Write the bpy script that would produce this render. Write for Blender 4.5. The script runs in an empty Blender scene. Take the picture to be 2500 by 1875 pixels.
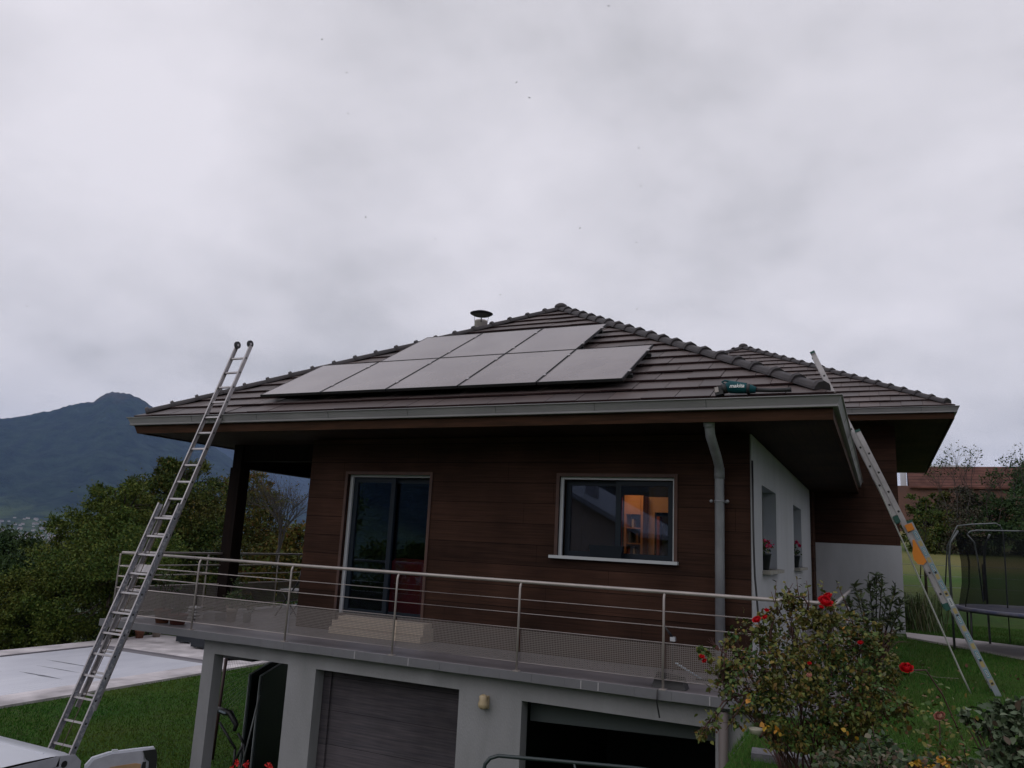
import bpy, math, random
import numpy as np
from mathutils import Vector, Matrix
random.seed(7); rng = np.random.default_rng(7)
scene = bpy.context.scene
COL = scene.collection

# ---------------------------------------------------------------- camera
cam_d = bpy.data.cameras.new('camera'); cam = bpy.data.objects.new('camera', cam_d); COL.objects.link(cam)
F = Vector((-0.42246, 0.88404, 0.1998)).normalized()
R = Vector((0.9052, 0.42217, 0.0490)); R = (R - F * R.dot(F)).normalized()
U = R.cross(F)
CZ = 1.452
cam.matrix_world = Matrix(((R.x, U.x, -F.x, 0), (R.y, U.y, -F.y, 0), (R.z, U.z, -F.z, CZ), (0, 0, 0, 1)))
cam_d.sensor_width = 36; cam_d.lens = 27.245; cam_d.clip_start = 0.05; cam_d.clip_end = 40000
scene.camera = cam

# ---------------------------------------------------------------- world
w = bpy.data.worlds.new("World"); scene.world = w; w.use_nodes = True
nt = w.node_tree; nt.nodes.clear()
def N(t, nt_=None, **k):
    n = (nt_ or nt).nodes.new(t)
    for a, b in k.items(): setattr(n, a, b)
    return n
SUN_EL, SUN_AZ = math.radians(38), math.radians(200)
out = N('ShaderNodeOutputWorld'); bg = N('ShaderNodeBackground'); bg.inputs[1].default_value = 0.1
sky = N('ShaderNodeTexSky'); sky.sky_type = 'NISHITA'; sky.sun_disc = False; sky.sun_elevation = SUN_EL; sky.sun_rotation = SUN_AZ
tc = N('ShaderNodeTexCoord'); sep = N('ShaderNodeSeparateXYZ'); nt.links.new(tc.outputs['Generated'], sep.inputs[0])
ad = N('ShaderNodeMath', operation='MAXIMUM'); nt.links.new(sep.outputs[2], ad.inputs[0]); ad.inputs[1].default_value = 0.0
ad2 = N('ShaderNodeMath', operation='ADD'); nt.links.new(ad.outputs[0], ad2.inputs[0]); ad2.inputs[1].default_value = 0.30
dx = N('ShaderNodeMath', operation='DIVIDE'); nt.links.new(sep.outputs[0], dx.inputs[0]); nt.links.new(ad2.outputs[0], dx.inputs[1])
dy = N('ShaderNodeMath', operation='DIVIDE'); nt.links.new(sep.outputs[1], dy.inputs[0]); nt.links.new(ad2.outputs[0], dy.inputs[1])
cmb = N('ShaderNodeCombineXYZ'); nt.links.new(dx.outputs[0], cmb.inputs[0]); nt.links.new(dy.outputs[0], cmb.inputs[1])
n1 = N('ShaderNodeTexNoise'); n1.inputs['Scale'].default_value = 2.3; n1.inputs['Detail'].default_value = 7; n1.inputs['Roughness'].default_value = 0.52; n1.inputs['Distortion'].default_value = 0.12
n2 = N('ShaderNodeTexNoise'); n2.inputs['Scale'].default_value = 0.9; n2.inputs['Detail'].default_value = 2
nt.links.new(cmb.outputs[0], n1.inputs['Vector']); nt.links.new(cmb.outputs[0], n2.inputs['Vector'])
mx = N('ShaderNodeMath', operation='MULTIPLY_ADD'); nt.links.new(n2.outputs[0], mx.inputs[0]); mx.inputs[1].default_value = 0.62
h_ = N('ShaderNodeMath', operation='MULTIPLY'); nt.links.new(n1.outputs[0], h_.inputs[0]); h_.inputs[1].default_value = 0.68
nt.links.new(h_.outputs[0], mx.inputs[2])
cr = N('ShaderNodeValToRGB'); nt.links.new(mx.outputs[0], cr.inputs[0])
e = cr.color_ramp.elements
e[0].position = 0.50; e[0].color = (5.7, 5.6, 5.95, 1)
e[1].position = 0.80; e[1].color = (8.8, 8.5, 9.1, 1)
m_ = cr.color_ramp.elements.new(0.63); m_.color = (7.35, 7.15, 7.65, 1)
mix = N('ShaderNodeMix', data_type='RGBA'); mix.inputs[0].default_value = 0.95
nt.links.new(sky.outputs[0], mix.inputs[6]); nt.links.new(cr.outputs[0], mix.inputs[7])
nt.links.new(mix.outputs[2], bg.inputs[0]); nt.links.new(bg.outputs[0], out.inputs[0])

# ---------------------------------------------------------------- sun (overcast, very soft)
sd = bpy.data.lights.new('sun', 'SUN'); sd.energy = 0.5; sd.angle = math.radians(45); sd.color = (1, 0.97, 0.95)
so = bpy.data.objects.new('sun', sd); COL.objects.link(so)
sdir = Vector((math.sin(SUN_AZ) * math.cos(SUN_EL), math.cos(SUN_AZ) * math.cos(SUN_EL), math.sin(SUN_EL)))
so.rotation_euler = sdir.to_track_quat('Z', 'Y').to_euler()
vs = scene.view_settings; vs.view_transform = 'Standard'; vs.look = 'None'; vs.gamma = 1; vs.exposure = 0.0
scene.cycles.max_bounces = 6; scene.cycles.diffuse_bounces = 3; scene.cycles.glossy_bounces = 3
scene.cycles.transparent_max_bounces = 16; scene.cycles.volume_bounces = 0; scene.cycles.transmission_bounces = 3

# ---------------------------------------------------------------- materials
def mat(name, col, rough=0.7, metal=0.0, spec=0.5, var=None, scale=6.0, detail=4, bump=0.0, bscale=None, stretch=(1, 1, 1), contrast=(0.35, 0.65), emis=None, alpha=None, island=None, extra=None):
    """procedural material; var = second colour mixed in by noise; island = list of colours picked per mesh island"""
    m = bpy.data.materials.new(name); m.use_nodes = True; t = m.node_tree
    b = t.nodes['Principled BSDF']
    b.inputs['Roughness'].default_value = rough; b.inputs['Metallic'].default_value = metal
    b.inputs['Specular IOR Level'].default_value = spec
    b.inputs['Base Color'].default_value = (*col, 1)
    tcn = t.nodes.new('ShaderNodeTexCoord'); mp = t.nodes.new('ShaderNodeMapping'); t.links.new(tcn.outputs['Object'], mp.inputs[0])
    mp.inputs['Scale'].default_value = stretch
    src = None
    if island:
        g = t.nodes.new('ShaderNodeNewGeometry'); r_ = t.nodes.new('ShaderNodeValToRGB'); r_.color_ramp.interpolation = 'CONSTANT'
        t.links.new(g.outputs['Random Per Island'], r_.inputs[0])
        el = r_.color_ramp.elements
        tot = sum(x[0] for x in island); acc = 0
        for i, (wt, c) in enumerate(island):
            if i < 2: ee = el[i]
            else: ee = el.new(0.99)
            ee.color = (*c, 1)
        for i, (wt, c) in enumerate(island):
            el[i].position = acc / tot; acc += wt
        acc = 0
        for i, (wt, c) in enumerate(island):
            el[i].color = (*c, 1)
        src = r_.outputs[0]
    if var is not None or extra:
        n = t.nodes.new('ShaderNodeTexNoise'); n.inputs['Scale'].default_value = scale; n.inputs['Detail'].default_value = detail
        n.inputs['Roughness'].default_value = 0.6
        t.links.new(mp.outputs[0], n.inputs['Vector'])
        mr = t.nodes.new('ShaderNodeMapRange'); mr.inputs[1].default_value = contrast[0]; mr.inputs[2].default_value = contrast[1]
        t.links.new(n.outputs[0], mr.inputs[0])
        mxn = t.nodes.new('ShaderNodeMix'); mxn.data_type = 'RGBA'; t.links.new(mr.outputs[0], mxn.inputs[0])
        if src: t.links.new(src, mxn.inputs[6])
        else: mxn.inputs[6].default_value = (*col, 1)
        mxn.inputs[7].default_value = (*(var or col), 1)
        if src and var is not None:
            ml = t.nodes.new('ShaderNodeMath'); ml.operation = 'MULTIPLY'; ml.inputs[1].default_value = 0.55
            t.links.new(mr.outputs[0], ml.inputs[0]); t.links.new(ml.outputs[0], mxn.inputs[0])
        src = mxn.outputs[2]
    if src: t.links.new(src, b.inputs['Base Color'])
    if bump:
        n3 = t.nodes.new('ShaderNodeTexNoise'); n3.inputs['Scale'].default_value = bscale or scale * 4; n3.inputs['Detail'].default_value = 5
        t.links.new(mp.outputs[0], n3.inputs['Vector'])
        bp = t.nodes.new('ShaderNodeBump'); bp.inputs['Strength'].default_value = bump; bp.inputs['Distance'].default_value = 0.02
        t.links.new(n3.outputs[0], bp.inputs['Height']); t.links.new(bp.outputs[0], b.inputs['Normal'])
    if emis: b.inputs['Emission Color'].default_value = (*emis[0], 1); b.inputs['Emission Strength'].default_value = emis[1]
    if alpha is not None: b.inputs['Alpha'].default_value = alpha
    return m

def planks(name, c1, c2, pitch, axis='Z', rough=0.75, seam=0.03, wave=(1, 1, 12), seam_col=None, spec=0.1, butt=0):
    """boards: dark seam lines every `pitch` metres, tone changes from board to board, grain along the board"""
    m = bpy.data.materials.new(name); m.use_nodes = True; t = m.node_tree; b = t.nodes['Principled BSDF']
    b.inputs['Roughness'].default_value = rough; b.inputs['Specular IOR Level'].default_value = spec
    tcn = t.nodes.new('ShaderNodeTexCoord'); sp = t.nodes.new('ShaderNodeSeparateXYZ'); t.links.new(tcn.outputs['Object'], sp.inputs[0])
    dv = t.nodes.new('ShaderNodeMath'); dv.operation = 'DIVIDE'; dv.inputs[1].default_value = pitch; t.links.new(sp.outputs[axis], dv.inputs[0])
    fr = t.nodes.new('ShaderNodeMath'); fr.operation = 'FRACT'; t.links.new(dv.outputs[0], fr.inputs[0])
    fl = t.nodes.new('ShaderNodeMath'); fl.operation = 'FLOOR'; t.links.new(dv.outputs[0], fl.inputs[0])
    wn = t.nodes.new('ShaderNodeTexWhiteNoise'); wn.noise_dimensions = '1D'; t.links.new(fl.outputs[0], wn.inputs['W'])
    mp = t.nodes.new('ShaderNodeMapping'); mp.inputs['Scale'].default_value = wave; t.links.new(tcn.outputs['Object'], mp.inputs[0])
    n = t.nodes.new('ShaderNodeTexNoise'); n.inputs['Scale'].default_value = 2.5; n.inputs['Detail'].default_value = 6; t.links.new(mp.outputs[0], n.inputs['Vector'])
    av = t.nodes.new('ShaderNodeMath'); av.operation = 'MULTIPLY_ADD'; av.inputs[1].default_value = 0.45; t.links.new(wn.outputs[0], av.inputs[0])
    sb = t.nodes.new('ShaderNodeMath'); sb.operation = 'MULTIPLY_ADD'; sb.inputs[1].default_value = 1.7; sb.inputs[2].default_value = -0.55; t.links.new(n.outputs[0], sb.inputs[0]); t.links.new(sb.outputs[0], av.inputs[2])
    mxn = t.nodes.new('ShaderNodeMix'); mxn.data_type = 'RGBA'; mxn.inputs[6].default_value = (*c1, 1); mxn.inputs[7].default_value = (*c2, 1); t.links.new(av.outputs[0], mxn.inputs[0])
    lt = t.nodes.new('ShaderNodeMath'); lt.operation = 'LESS_THAN'; lt.inputs[1].default_value = seam; t.links.new(fr.outputs[0], lt.inputs[0])
    if butt:       # butt joints, staggered from board to board
        q1 = t.nodes.new('ShaderNodeMath'); q1.operation = 'ADD'; t.links.new(sp.outputs['X'], q1.inputs[0]); t.links.new(sp.outputs['Y'], q1.inputs[1])
        q2 = t.nodes.new('ShaderNodeMath'); q2.operation = 'MULTIPLY_ADD'; q2.inputs[1].default_value = 9.7; t.links.new(wn.outputs[0], q2.inputs[0]); t.links.new(q1.outputs[0], q2.inputs[2])
        q3 = t.nodes.new('ShaderNodeMath'); q3.operation = 'DIVIDE'; q3.inputs[1].default_value = butt; t.links.new(q2.outputs[0], q3.inputs[0])
        q4 = t.nodes.new('ShaderNodeMath'); q4.operation = 'FRACT'; t.links.new(q3.outputs[0], q4.inputs[0])
        q5 = t.nodes.new('ShaderNodeMath'); q5.operation = 'LESS_THAN'; q5.inputs[1].default_value = 0.0016; t.links.new(q4.outputs[0], q5.inputs[0])
        q6 = t.nodes.new('ShaderNodeMath'); q6.operation = 'MAXIMUM'; t.links.new(lt.outputs[0], q6.inputs[0]); t.links.new(q5.outputs[0], q6.inputs[1]); lt = q6
    big = t.nodes.new('ShaderNodeTexNoise'); big.inputs['Scale'].default_value = 1.1; big.inputs['Detail'].default_value = 7; t.links.new(tcn.outputs['Object'], big.inputs['Vector'])
    bm_ = t.nodes.new('ShaderNodeMapRange'); bm_.inputs[1].default_value = 0.3; bm_.inputs[2].default_value = 0.7; bm_.inputs[3].default_value = 0.62; bm_.inputs[4].default_value = 1.3; t.links.new(big.outputs[0], bm_.inputs[0])
    bx_ = t.nodes.new('ShaderNodeVectorMath'); bx_.operation = 'SCALE'; t.links.new(mxn.outputs[2], bx_.inputs[0]); t.links.new(bm_.outputs[0], bx_.inputs['Scale'])
    m2 = t.nodes.new('ShaderNodeMix'); m2.data_type = 'RGBA'; t.links.new(lt.outputs[0], m2.inputs[0]); t.links.new(bx_.outputs[0], m2.inputs[6])
    m2.inputs[7].default_value = (*(seam_col or tuple(x * 0.35 for x in c1)), 1)
    t.links.new(m2.outputs[2], b.inputs['Base Color'])
    bp = t.nodes.new('ShaderNodeBump'); bp.inputs['Strength'].default_value = 0.25; bp.inputs['Distance'].default_value = 0.01
    t.links.new(n.outputs[0], bp.inputs['Height']); t.links.new(bp.outputs[0], b.inputs['Normal'])
    return m

def glass(name, tint=(0.75, 0.8, 0.82), ior=1.5):
    m = bpy.data.materials.new(name); m.use_nodes = True; t = m.node_tree; t.nodes.clear()
    o = t.nodes.new('ShaderNodeOutputMaterial'); mi = t.nodes.new('ShaderNodeMixShader'); fr = t.nodes.new('ShaderNodeFresnel'); fr.inputs[0].default_value = ior
    ma = t.nodes.new('ShaderNodeMath'); ma.operation = 'MULTIPLY_ADD'; ma.inputs[1].default_value = 2.3; ma.inputs[2].default_value = 0.0; t.links.new(fr.outputs[0], ma.inputs[0])
    tr = t.nodes.new('ShaderNodeBsdfTransparent'); tr.inputs[0].default_value = (*tint, 1); gl = t.nodes.new('ShaderNodeBsdfGlossy'); gl.inputs['Roughness'].default_value = 0.015
    gl.inputs[0].default_value = (0.55, 0.68, 0.95, 1)
    t.links.new(ma.outputs[0], mi.inputs[0]); t.links.new(tr.outputs[0], mi.inputs[1]); t.links.new(gl.outputs[0], mi.inputs[2]); t.links.new(mi.outputs[0], o.inputs[0])
    return m

M = {}
M['cladding'] = planks('brown_cladding', (0.022, 0.0115, 0.0082), (0.056, 0.0270, 0.0180), 0.285, wave=(0.7, 0.7, 26), seam=0.03, butt=2.9)
M['fascia'] = mat('stained_fascia_wood', (0.055, 0.026, 0.015), 0.8, var=(0.028, 0.015, 0.009), scale=2.2, stretch=(0.7, 0.7, 10), bump=0.2, spec=0.1)
M['soffit'] = planks('dark_soffit_boards', (0.024, 0.0135, 0.008), (0.042, 0.023, 0.013), 0.12, axis='X', wave=(20, 0.8, 1))
M['post_wood'] = mat('dark_post_wood', (0.014, 0.008, 0.0065), 0.8, var=(0.008, 0.005, 0.0045), scale=2, stretch=(8, 8, 0.7), bump=0.2, spec=0.1)
M['render_white'] = mat('white_render', (0.43, 0.44, 0.46), 0.92, var=(0.34, 0.35, 0.36), scale=1.6, detail=9, stretch=(1, 1, 0.3), contrast=(0.3, 0.75), bump=0.35, bscale=120, spec=0.1)
M['concrete'] = mat('grey_render', (0.31, 0.31, 0.325), 0.92, var=(0.20, 0.203, 0.205), scale=1.6, detail=9, stretch=(1, 1, 0.3), contrast=(0.3, 0.75), bump=0.35, bscale=90, spec=0.1)
M['reveal'] = mat('reveal_grey', (0.16, 0.16, 0.17), 0.9, var=(0.12, 0.12, 0.13), scale=3)
M['deck_tile'] = mat('grey_deck_tile', (0.20, 0.18, 0.19), 0.55, var=(0.14, 0.13, 0.14), scale=1.5, detail=7, bump=0.1)
M['edge_tile'] = mat('edge_tile_grey', (0.16, 0.16, 0.175), 0.7, var=(0.11, 0.11, 0.12), scale=3, detail=6, island=[(3, (0.15, 0.15, 0.163)), (2, (0.145, 0.146, 0.158))])
M['grout'] = mat('pale_grout', (0.34, 0.33, 0.34), 0.9)
M['zinc'] = mat('grey_gutter_metal', (0.275, 0.268, 0.275), 0.55, 0.1, var=(0.215, 0.21, 0.218), scale=1.2, stretch=(1, 1, 4))
M['galv'] = mat('weathered_downpipe', (0.36, 0.37, 0.40), 0.5, 0.3, var=(0.22, 0.23, 0.25), scale=3, detail=7, stretch=(1, 1, 0.5))
M['steel'] = mat('brushed_steel', (0.40, 0.36, 0.34), 0.45, 0.35, var=(0.33, 0.295, 0.28), scale=4)
M['bar'] = mat('pale_steel_bar', (0.56, 0.50, 0.48), 0.5, 0.2)
M['wire'] = mat('perforated_sheet_steel', (0.175, 0.155, 0.148), 0.7, 0.1)
M['alu'] = mat('aluminium', (0.45, 0.43, 0.44), 0.42, 0.6, var=(0.34, 0.32, 0.33), scale=5)
M['alu_stain'] = mat('paint_spotted_aluminium', (0.26, 0.27, 0.31), 0.55, 0.4, var=(0.50, 0.50, 0.53), scale=26, detail=3, contrast=(0.50, 0.62))
M['tile'] = mat('brown_roof_tile', (0.094, 0.070, 0.066), 0.5, spec=0.55, var=(0.052, 0.040, 0.038), scale=1.4, detail=9, island=[(3, (0.094, 0.069, 0.065)), (2, (0.078, 0.057, 0.054)), (2, (0.108, 0.080, 0.075)), (1, (0.084, 0.067, 0.066))], bump=0.15, bscale=40)
M['tile_edge'] = mat('underlay_and_shadow_line', (0.030, 0.010, 0.011), 0.9)  # underlay colour, also painted on tile front edges as a shadow line
M['ridge'] = mat('grey_brown_ridge_tile', (0.046, 0.039, 0.042), 0.6, var=(0.028, 0.024, 0.027), scale=5, bump=0.2, spec=0.4)
M['pv'] = None
M['black'] = mat('black_anodised', (0.012, 0.012, 0.014), 0.5)
M['anthracite'] = mat('anthracite_frame', (0.010, 0.016, 0.024), 0.5, spec=0.2)
M['white_frame'] = mat('pale_aluminium_strip', (0.42, 0.44, 0.46), 0.5)
M['glass'] = glass('window_glass')
M['cream'] = mat('cream_wood_step', (0.50, 0.42, 0.33), 0.7, var=(0.42, 0.34, 0.27), scale=3, stretch=(0.6, 1, 10))
M['garage'] = planks('grey_garage_door_wood', (0.050, 0.047, 0.055), (0.105, 0.090, 0.098), 0.42, wave=(0.8, 1, 22), seam=0.012)
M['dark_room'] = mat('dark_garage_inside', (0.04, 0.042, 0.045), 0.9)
M['grass'] = mat('lawn_green', (0.020, 0.052, 0.010), 0.95, var=(0.034, 0.055, 0.012), scale=0.5, detail=8, spec=0.1, bump=0.6, bscale=60)

def pv_material():
    m = bpy.data.materials.new('solar_glass'); m.use_nodes = True; t = m.node_tree; b = t.nodes['Principled BSDF']
    b.inputs['Roughness'].default_value = 0.2; b.inputs['IOR'].default_value = 1.75
    tcn = t.nodes.new('ShaderNodeTexCoord'); n = t.nodes.new('ShaderNodeTexNoise'); n.inputs['Scale'].default_value = 1.3; n.inputs['Detail'].default_value = 8
    t.links.new(tcn.outputs['Object'], n.inputs['Vector'])
    mr = t.nodes.new('ShaderNodeMapRange'); mr.inputs[1].default_value = 0.4; mr.inputs[2].default_value = 0.75; mr.inputs[3].default_value = 0; mr.inputs[4].default_value = 1; t.links.new(n.outputs[0], mr.inputs[0])
    mx = t.nodes.new('ShaderNodeMix'); mx.data_type = 'RGBA'; mx.inputs[6].default_value = (0.180, 0.146, 0.146, 1); mx.inputs[7].default_value = (0.118, 0.086, 0.092, 1)
    t.links.new(mr.outputs[0], mx.inputs[0]); t.links.new(mx.outputs[2], b.inputs['Base Color'])
    return m
M['pv'] = pv_material()

# ---------------------------------------------------------------- mesh builder
class MB:
    def __init__(s): s.v = []; s.f = []; s.mi = []; s.sm = []
    def add(s, vs, fs, mi=0, smooth=False):
        o = len(s.v); s.v += [tuple(x) for x in vs]
        for f in fs: s.f.append(tuple(i + o for i in f)); s.mi.append(mi); s.sm.append(smooth)
        return s
    def box(s, x0, x1, y0, y1, z0, z1, mi=0):
        v = [(x0, y0, z0), (x1, y0, z0), (x1, y1, z0), (x0, y1, z0), (x0, y0, z1), (x1, y0, z1), (x1, y1, z1), (x0, y1, z1)]
        return s.add(v, [(3, 2, 1, 0), (4, 5, 6, 7), (0, 1, 5, 4), (1, 2, 6, 5), (2, 3, 7, 6), (3, 0, 4, 7)], mi)
    def obox(s, c, ax, ay, az, mi=0):
        c = Vector(c); ax, ay, az = Vector(ax), Vector(ay), Vector(az)
        v = [c + ax * a + ay * b + az * d for d in (-1, 1) for (a, b) in ((-1, -1), (1, -1), (1, 1), (-1, 1))]
        return s.add(v, [(3, 2, 1, 0), (4, 5, 6, 7), (0, 1, 5, 4), (1, 2, 6, 5), (2, 3, 7, 6), (3, 0, 4, 7)], mi)
    def bar(s, p0, p1, wx, wy, up=(0, 0, 1), mi=0):
        """box section bar from p0 to p1; wx across, wy along `up`"""
        p0, p1 = Vector(p0), Vector(p1); d = (p1 - p0); u = Vector(up)
        side = d.cross(u).normalized(); u2 = side.cross(d).normalized()
        return s.obox((p0 + p1) / 2, side * wx / 2, u2 * wy / 2, d / 2, mi)
    def tube(s, pts, r, n=8, mi=0, cap=True, rs=None):
        pts = [Vector(p) for p in pts]; rings = []; o = len(s.v)
        prev = None
        for i, p in enumerate(pts):
            if i == 0: d = pts[1] - p
            elif i == len(pts) - 1: d = p - pts[i - 1]
            else: d = (pts[i + 1] - p).normalized() + (p - pts[i - 1]).normalized()
            d.normalize()
            if prev is None:
                a = Vector((0, 0, 1)) if abs(d.z) < 0.9 else Vector((1, 0, 0))
                prev = d.cross(a).normalized()
            prev = (prev - d * prev.dot(d)).normalized(); b = d.cross(prev)
            rr = rs[i] if rs else r
            for k in range(n):
                a = 2 * math.pi * k / n; s.v.append(tuple(p + (prev * math.cos(a) + b * math.sin(a)) * rr))
        for i in range(len(pts) - 1):
            for k in range(n):
                s.f.append((o + i * n + k, o + i * n + (k + 1) % n, o + (i + 1) * n + (k + 1) % n, o + (i + 1) * n + k)); s.mi.append(mi); s.sm.append(True)
        if cap:
            s.f.append(tuple(o + k for k in range(n))[::-1]); s.mi.append(mi); s.sm.append(False)
            e_ = o + (len(pts) - 1) * n; s.f.append(tuple(e_ + k for k in range(n))); s.mi.append(mi); s.sm.append(False)
        return s
    def lathe(s, c, prof, n=16, mi=0, axis=None):
        """prof = [(radius, height)] turned round the z axis at c"""
        c = Vector(c); o = len(s.v)
        for (r, h) in prof:
            for k in range(n):
                a = 2 * math.pi * k / n; s.v.append((c.x + r * math.cos(a), c.y + r * math.sin(a), c.z + h))
        for i in range(len(prof) - 1):
            for k in range(n):
                s.f.append((o + i * n + k, o + i * n + (k + 1) % n, o + (i + 1) * n + (k + 1) % n, o + (i + 1) * n + k)); s.mi.append(mi); s.sm.append(True)
        s.f.append(tuple(o + k for k in range(n))[::-1]); s.mi.append(mi); s.sm.append(False)
        e_ = o + (len(prof) - 1) * n; s.f.append(tuple(e_ + k for k in range(n))); s.mi.append(mi); s.sm.append(False)
        return s
    def prism(s, poly, d, mi=0):
        """poly = 3D polygon, extruded by vector d"""
        n = len(poly); d = Vector(d); v = [Vector(p) for p in poly]; v2 = [p + d for p in v]
        fs = [tuple(range(n))[::-1], tuple(range(n, 2 * n))] + [(i, (i + 1) % n, n + (i + 1) % n, n + i) for i in range(n)]
        return s.add(v + v2, fs, mi)
    def ball(s, c, r, n=8, m=6, mi=0, sc=(1, 1, 1)):
        prof = [(max(1e-4, r * math.sin(math.pi * i / m)), -r * math.cos(math.pi * i / m)) for i in range(m + 1)]
        o = len(s.v); s.lathe((0, 0, 0), prof, n, mi)
        for i in range(o, len(s.v)):
            x, y, z = s.v[i]; s.v[i] = (c[0] + x * sc[0], c[1] + y * sc[1], c[2] + z * sc[2])
        return s
    def build(s, name, mats, parent=None, origin=None):
        me = bpy.data.meshes.new(name); me.from_pydata(s.v, [], s.f)
        if not isinstance(mats, (list, tuple)): mats = [mats]
        for m in mats: me.materials.append(M[m] if isinstance(m, str) else m)
        me.polygons.foreach_set('material_index', s.mi); me.polygons.foreach_set('use_smooth', s.sm); me.update()
        o = bpy.data.objects.new(name, me); COL.objects.link(o)
        if parent:
            o.parent = parent
            o.matrix_parent_inverse = world_of(parent).inverted()
        return o
def world_of(o):
    m = Matrix.LocRotScale(o.location, o.rotation_euler, o.scale)
    return world_of(o.parent) @ o.matrix_parent_inverse @ m if o.parent else m
def tag(o, label=None, cat=None, group=None, kind=None):
    if label: o['label'] = label
    if cat: o['category'] = cat
    if group: o['group'] = group
    if kind: o['kind'] = kind
    return o
def thing(name, label, cat, loc=(0, 0, 0), group=None):
    o = bpy.data.objects.new(name, None); COL.objects.link(o); o.location = loc; o.empty_display_size = 0.2
    return tag(o, label, cat, group)
def copy_tree(o, parent=None, delta=None):
    c = o.copy(); COL.objects.link(c)
    if parent: c.parent = parent
    for ch in list(o.children): copy_tree(ch, c)
    return c
def shift(o, dx, dy, dz): o.location = (o.location.x + dx, o.location.y + dy, o.location.z + dz)

# ---------------------------------------------------------------- terrain
def sstep(a, b, x):
    t = np.clip((x - a) / (b - a), 0, 1); return t * t * (3 - 2 * t)
def terrain(x, y):
    x = np.asarray(x, float); y = np.asarray(y, float)
    yard = -2.85
    lawn = -0.10 - 0.02 * np.clip(6 - y, 0, 6)
    right = sstep(-1.85, -1.12, x) * (y < 22) + sstep(-14, -5, x) * (y >= 22)
    rise = np.clip(y - 24, 0, 260) * 0.072
    zr = lawn + rise
    fall = np.clip(-26.6 - x, 0, 400) * 0.42 + np.clip(y - 24.5, 0, 400) * 0.30 * (x < 0)
    zl = yard - fall
    zl = np.maximum(zl, -60)
    z = zl * (1 - right) + zr * right
    r = np.hypot(x, y)
    far = sstep(420, 900, r)
    rise2 = 0
    return z * (1 - far) + (-60 + rise2) * far
def axis(lo, hi):
    pts = list(np.arange(-4, 4, 0.12)) + list(np.arange(-34, -4, 0.8)) + list(np.arange(4, 34, 0.8))
    s_, step = 34, 1.5
    while s_ < hi: pts += [s_, -s_]; s_ += step; step *= 1.16
    return np.array(sorted(set(np.round([p for p in pts + [lo, hi] if lo <= p <= hi], 3))))
xs = axis(-9000, 9000); ys = np.array(sorted(set(list(np.arange(-10, 30, 0.5)) + [p for p in xs if abs(p) > 30])))
XX, YY = np.meshgrid(xs, ys, indexing='ij'); ZZ = terrain(XX, YY)
near = np.exp(-((XX - 0) ** 2 + (YY - 8) ** 2) / 900)
ZZ = ZZ + 0.015 * np.sin(XX * 2.1 + YY * 1.3) * np.sin(YY * 1.7 - XX) * near * (XX > -1.0)
nx, ny = len(xs), len(ys)
gb = MB(); gb.v = [tuple(p) for p in np.stack([XX, YY, ZZ], -1).reshape(-1, 3)]
gb.f = [(i * ny + j, (i + 1) * ny + j, (i + 1) * ny + j + 1, i * ny + j + 1) for i in range(nx - 1) for j in range(ny - 1)]
gb.mi = [0] * len(gb.f); gb.sm = [True] * len(gb.f)
def ground_material():
    m = bpy.data.materials.new('grass_ground'); m.use_nodes = True; t = m.node_tree; b = t.nodes['Principled BSDF']; b.inputs['Roughness'].default_value = 0.95; b.inputs['Specular IOR Level'].default_value = 0.1
    g = t.nodes.new('ShaderNodeNewGeometry')
    def noise(sc, det=5):
        n = t.nodes.new('ShaderNodeTexNoise'); n.inputs['Scale'].default_value = sc; n.inputs['Detail'].default_value = det; t.links.new(g.outputs['Position'], n.inputs['Vector']); return n.outputs[0]
    def rng_(src, a, b_):
        r_ = t.nodes.new('ShaderNodeMapRange'); r_.inputs[1].default_value = a; r_.inputs[2].default_value = b_; t.links.new(src, r_.inputs[0]); return r_.outputs[0]
    def mixc(f, a, b_):
        x = t.nodes.new('ShaderNodeMix'); x.data_type = 'RGBA'
        if f is not None: t.links.new(f, x.inputs[0])
        for i, c in ((6, a), (7, b_)):
            if isinstance(c, tuple): x.inputs[i].default_value = (*c, 1)
            else: t.links.new(c, x.inputs[i])
        return x.outputs[2]
    lawn = mixc(rng_(noise(0.35), 0.35, 0.65), (0.026, 0.082, 0.012), (0.055, 0.095, 0.016))
    lawn = mixc(rng_(noise(9, 6), 0.45, 0.7), lawn, (0.034, 0.050, 0.014))
    field = mixc(rng_(noise(0.06), 0.4, 0.6), (0.050, 0.110, 0.022), (0.17, 0.15, 0.060))
    town = mixc(rng_(noise(0.004, 8), 0.42, 0.62), (0.030, 0.052, 0.030), (0.085, 0.105, 0.060))
    ln = t.nodes.new('ShaderNodeVectorMath'); ln.operation = 'LENGTH'; t.links.new(g.outputs['Position'], ln.inputs[0])
    c = mixc(rng_(ln.outputs['Value'], 26, 40), lawn, field)
    c = mixc(rng_(ln.outputs['Value'], 300, 700), c, town)
    t.links.new(c, b.inputs['Base Color'])
    bp = t.nodes.new('ShaderNodeBump'); bp.inputs['Strength'].default_value = 0.7; bp.inputs['Distance'].default_value = 0.04
    t.links.new(noise(30, 6), bp.inputs['Height']); t.links.new(bp.outputs[0], b.inputs['Normal'])
    return m
ground = gb.build('ground', ground_material()); tag(ground, kind='structure')

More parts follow.
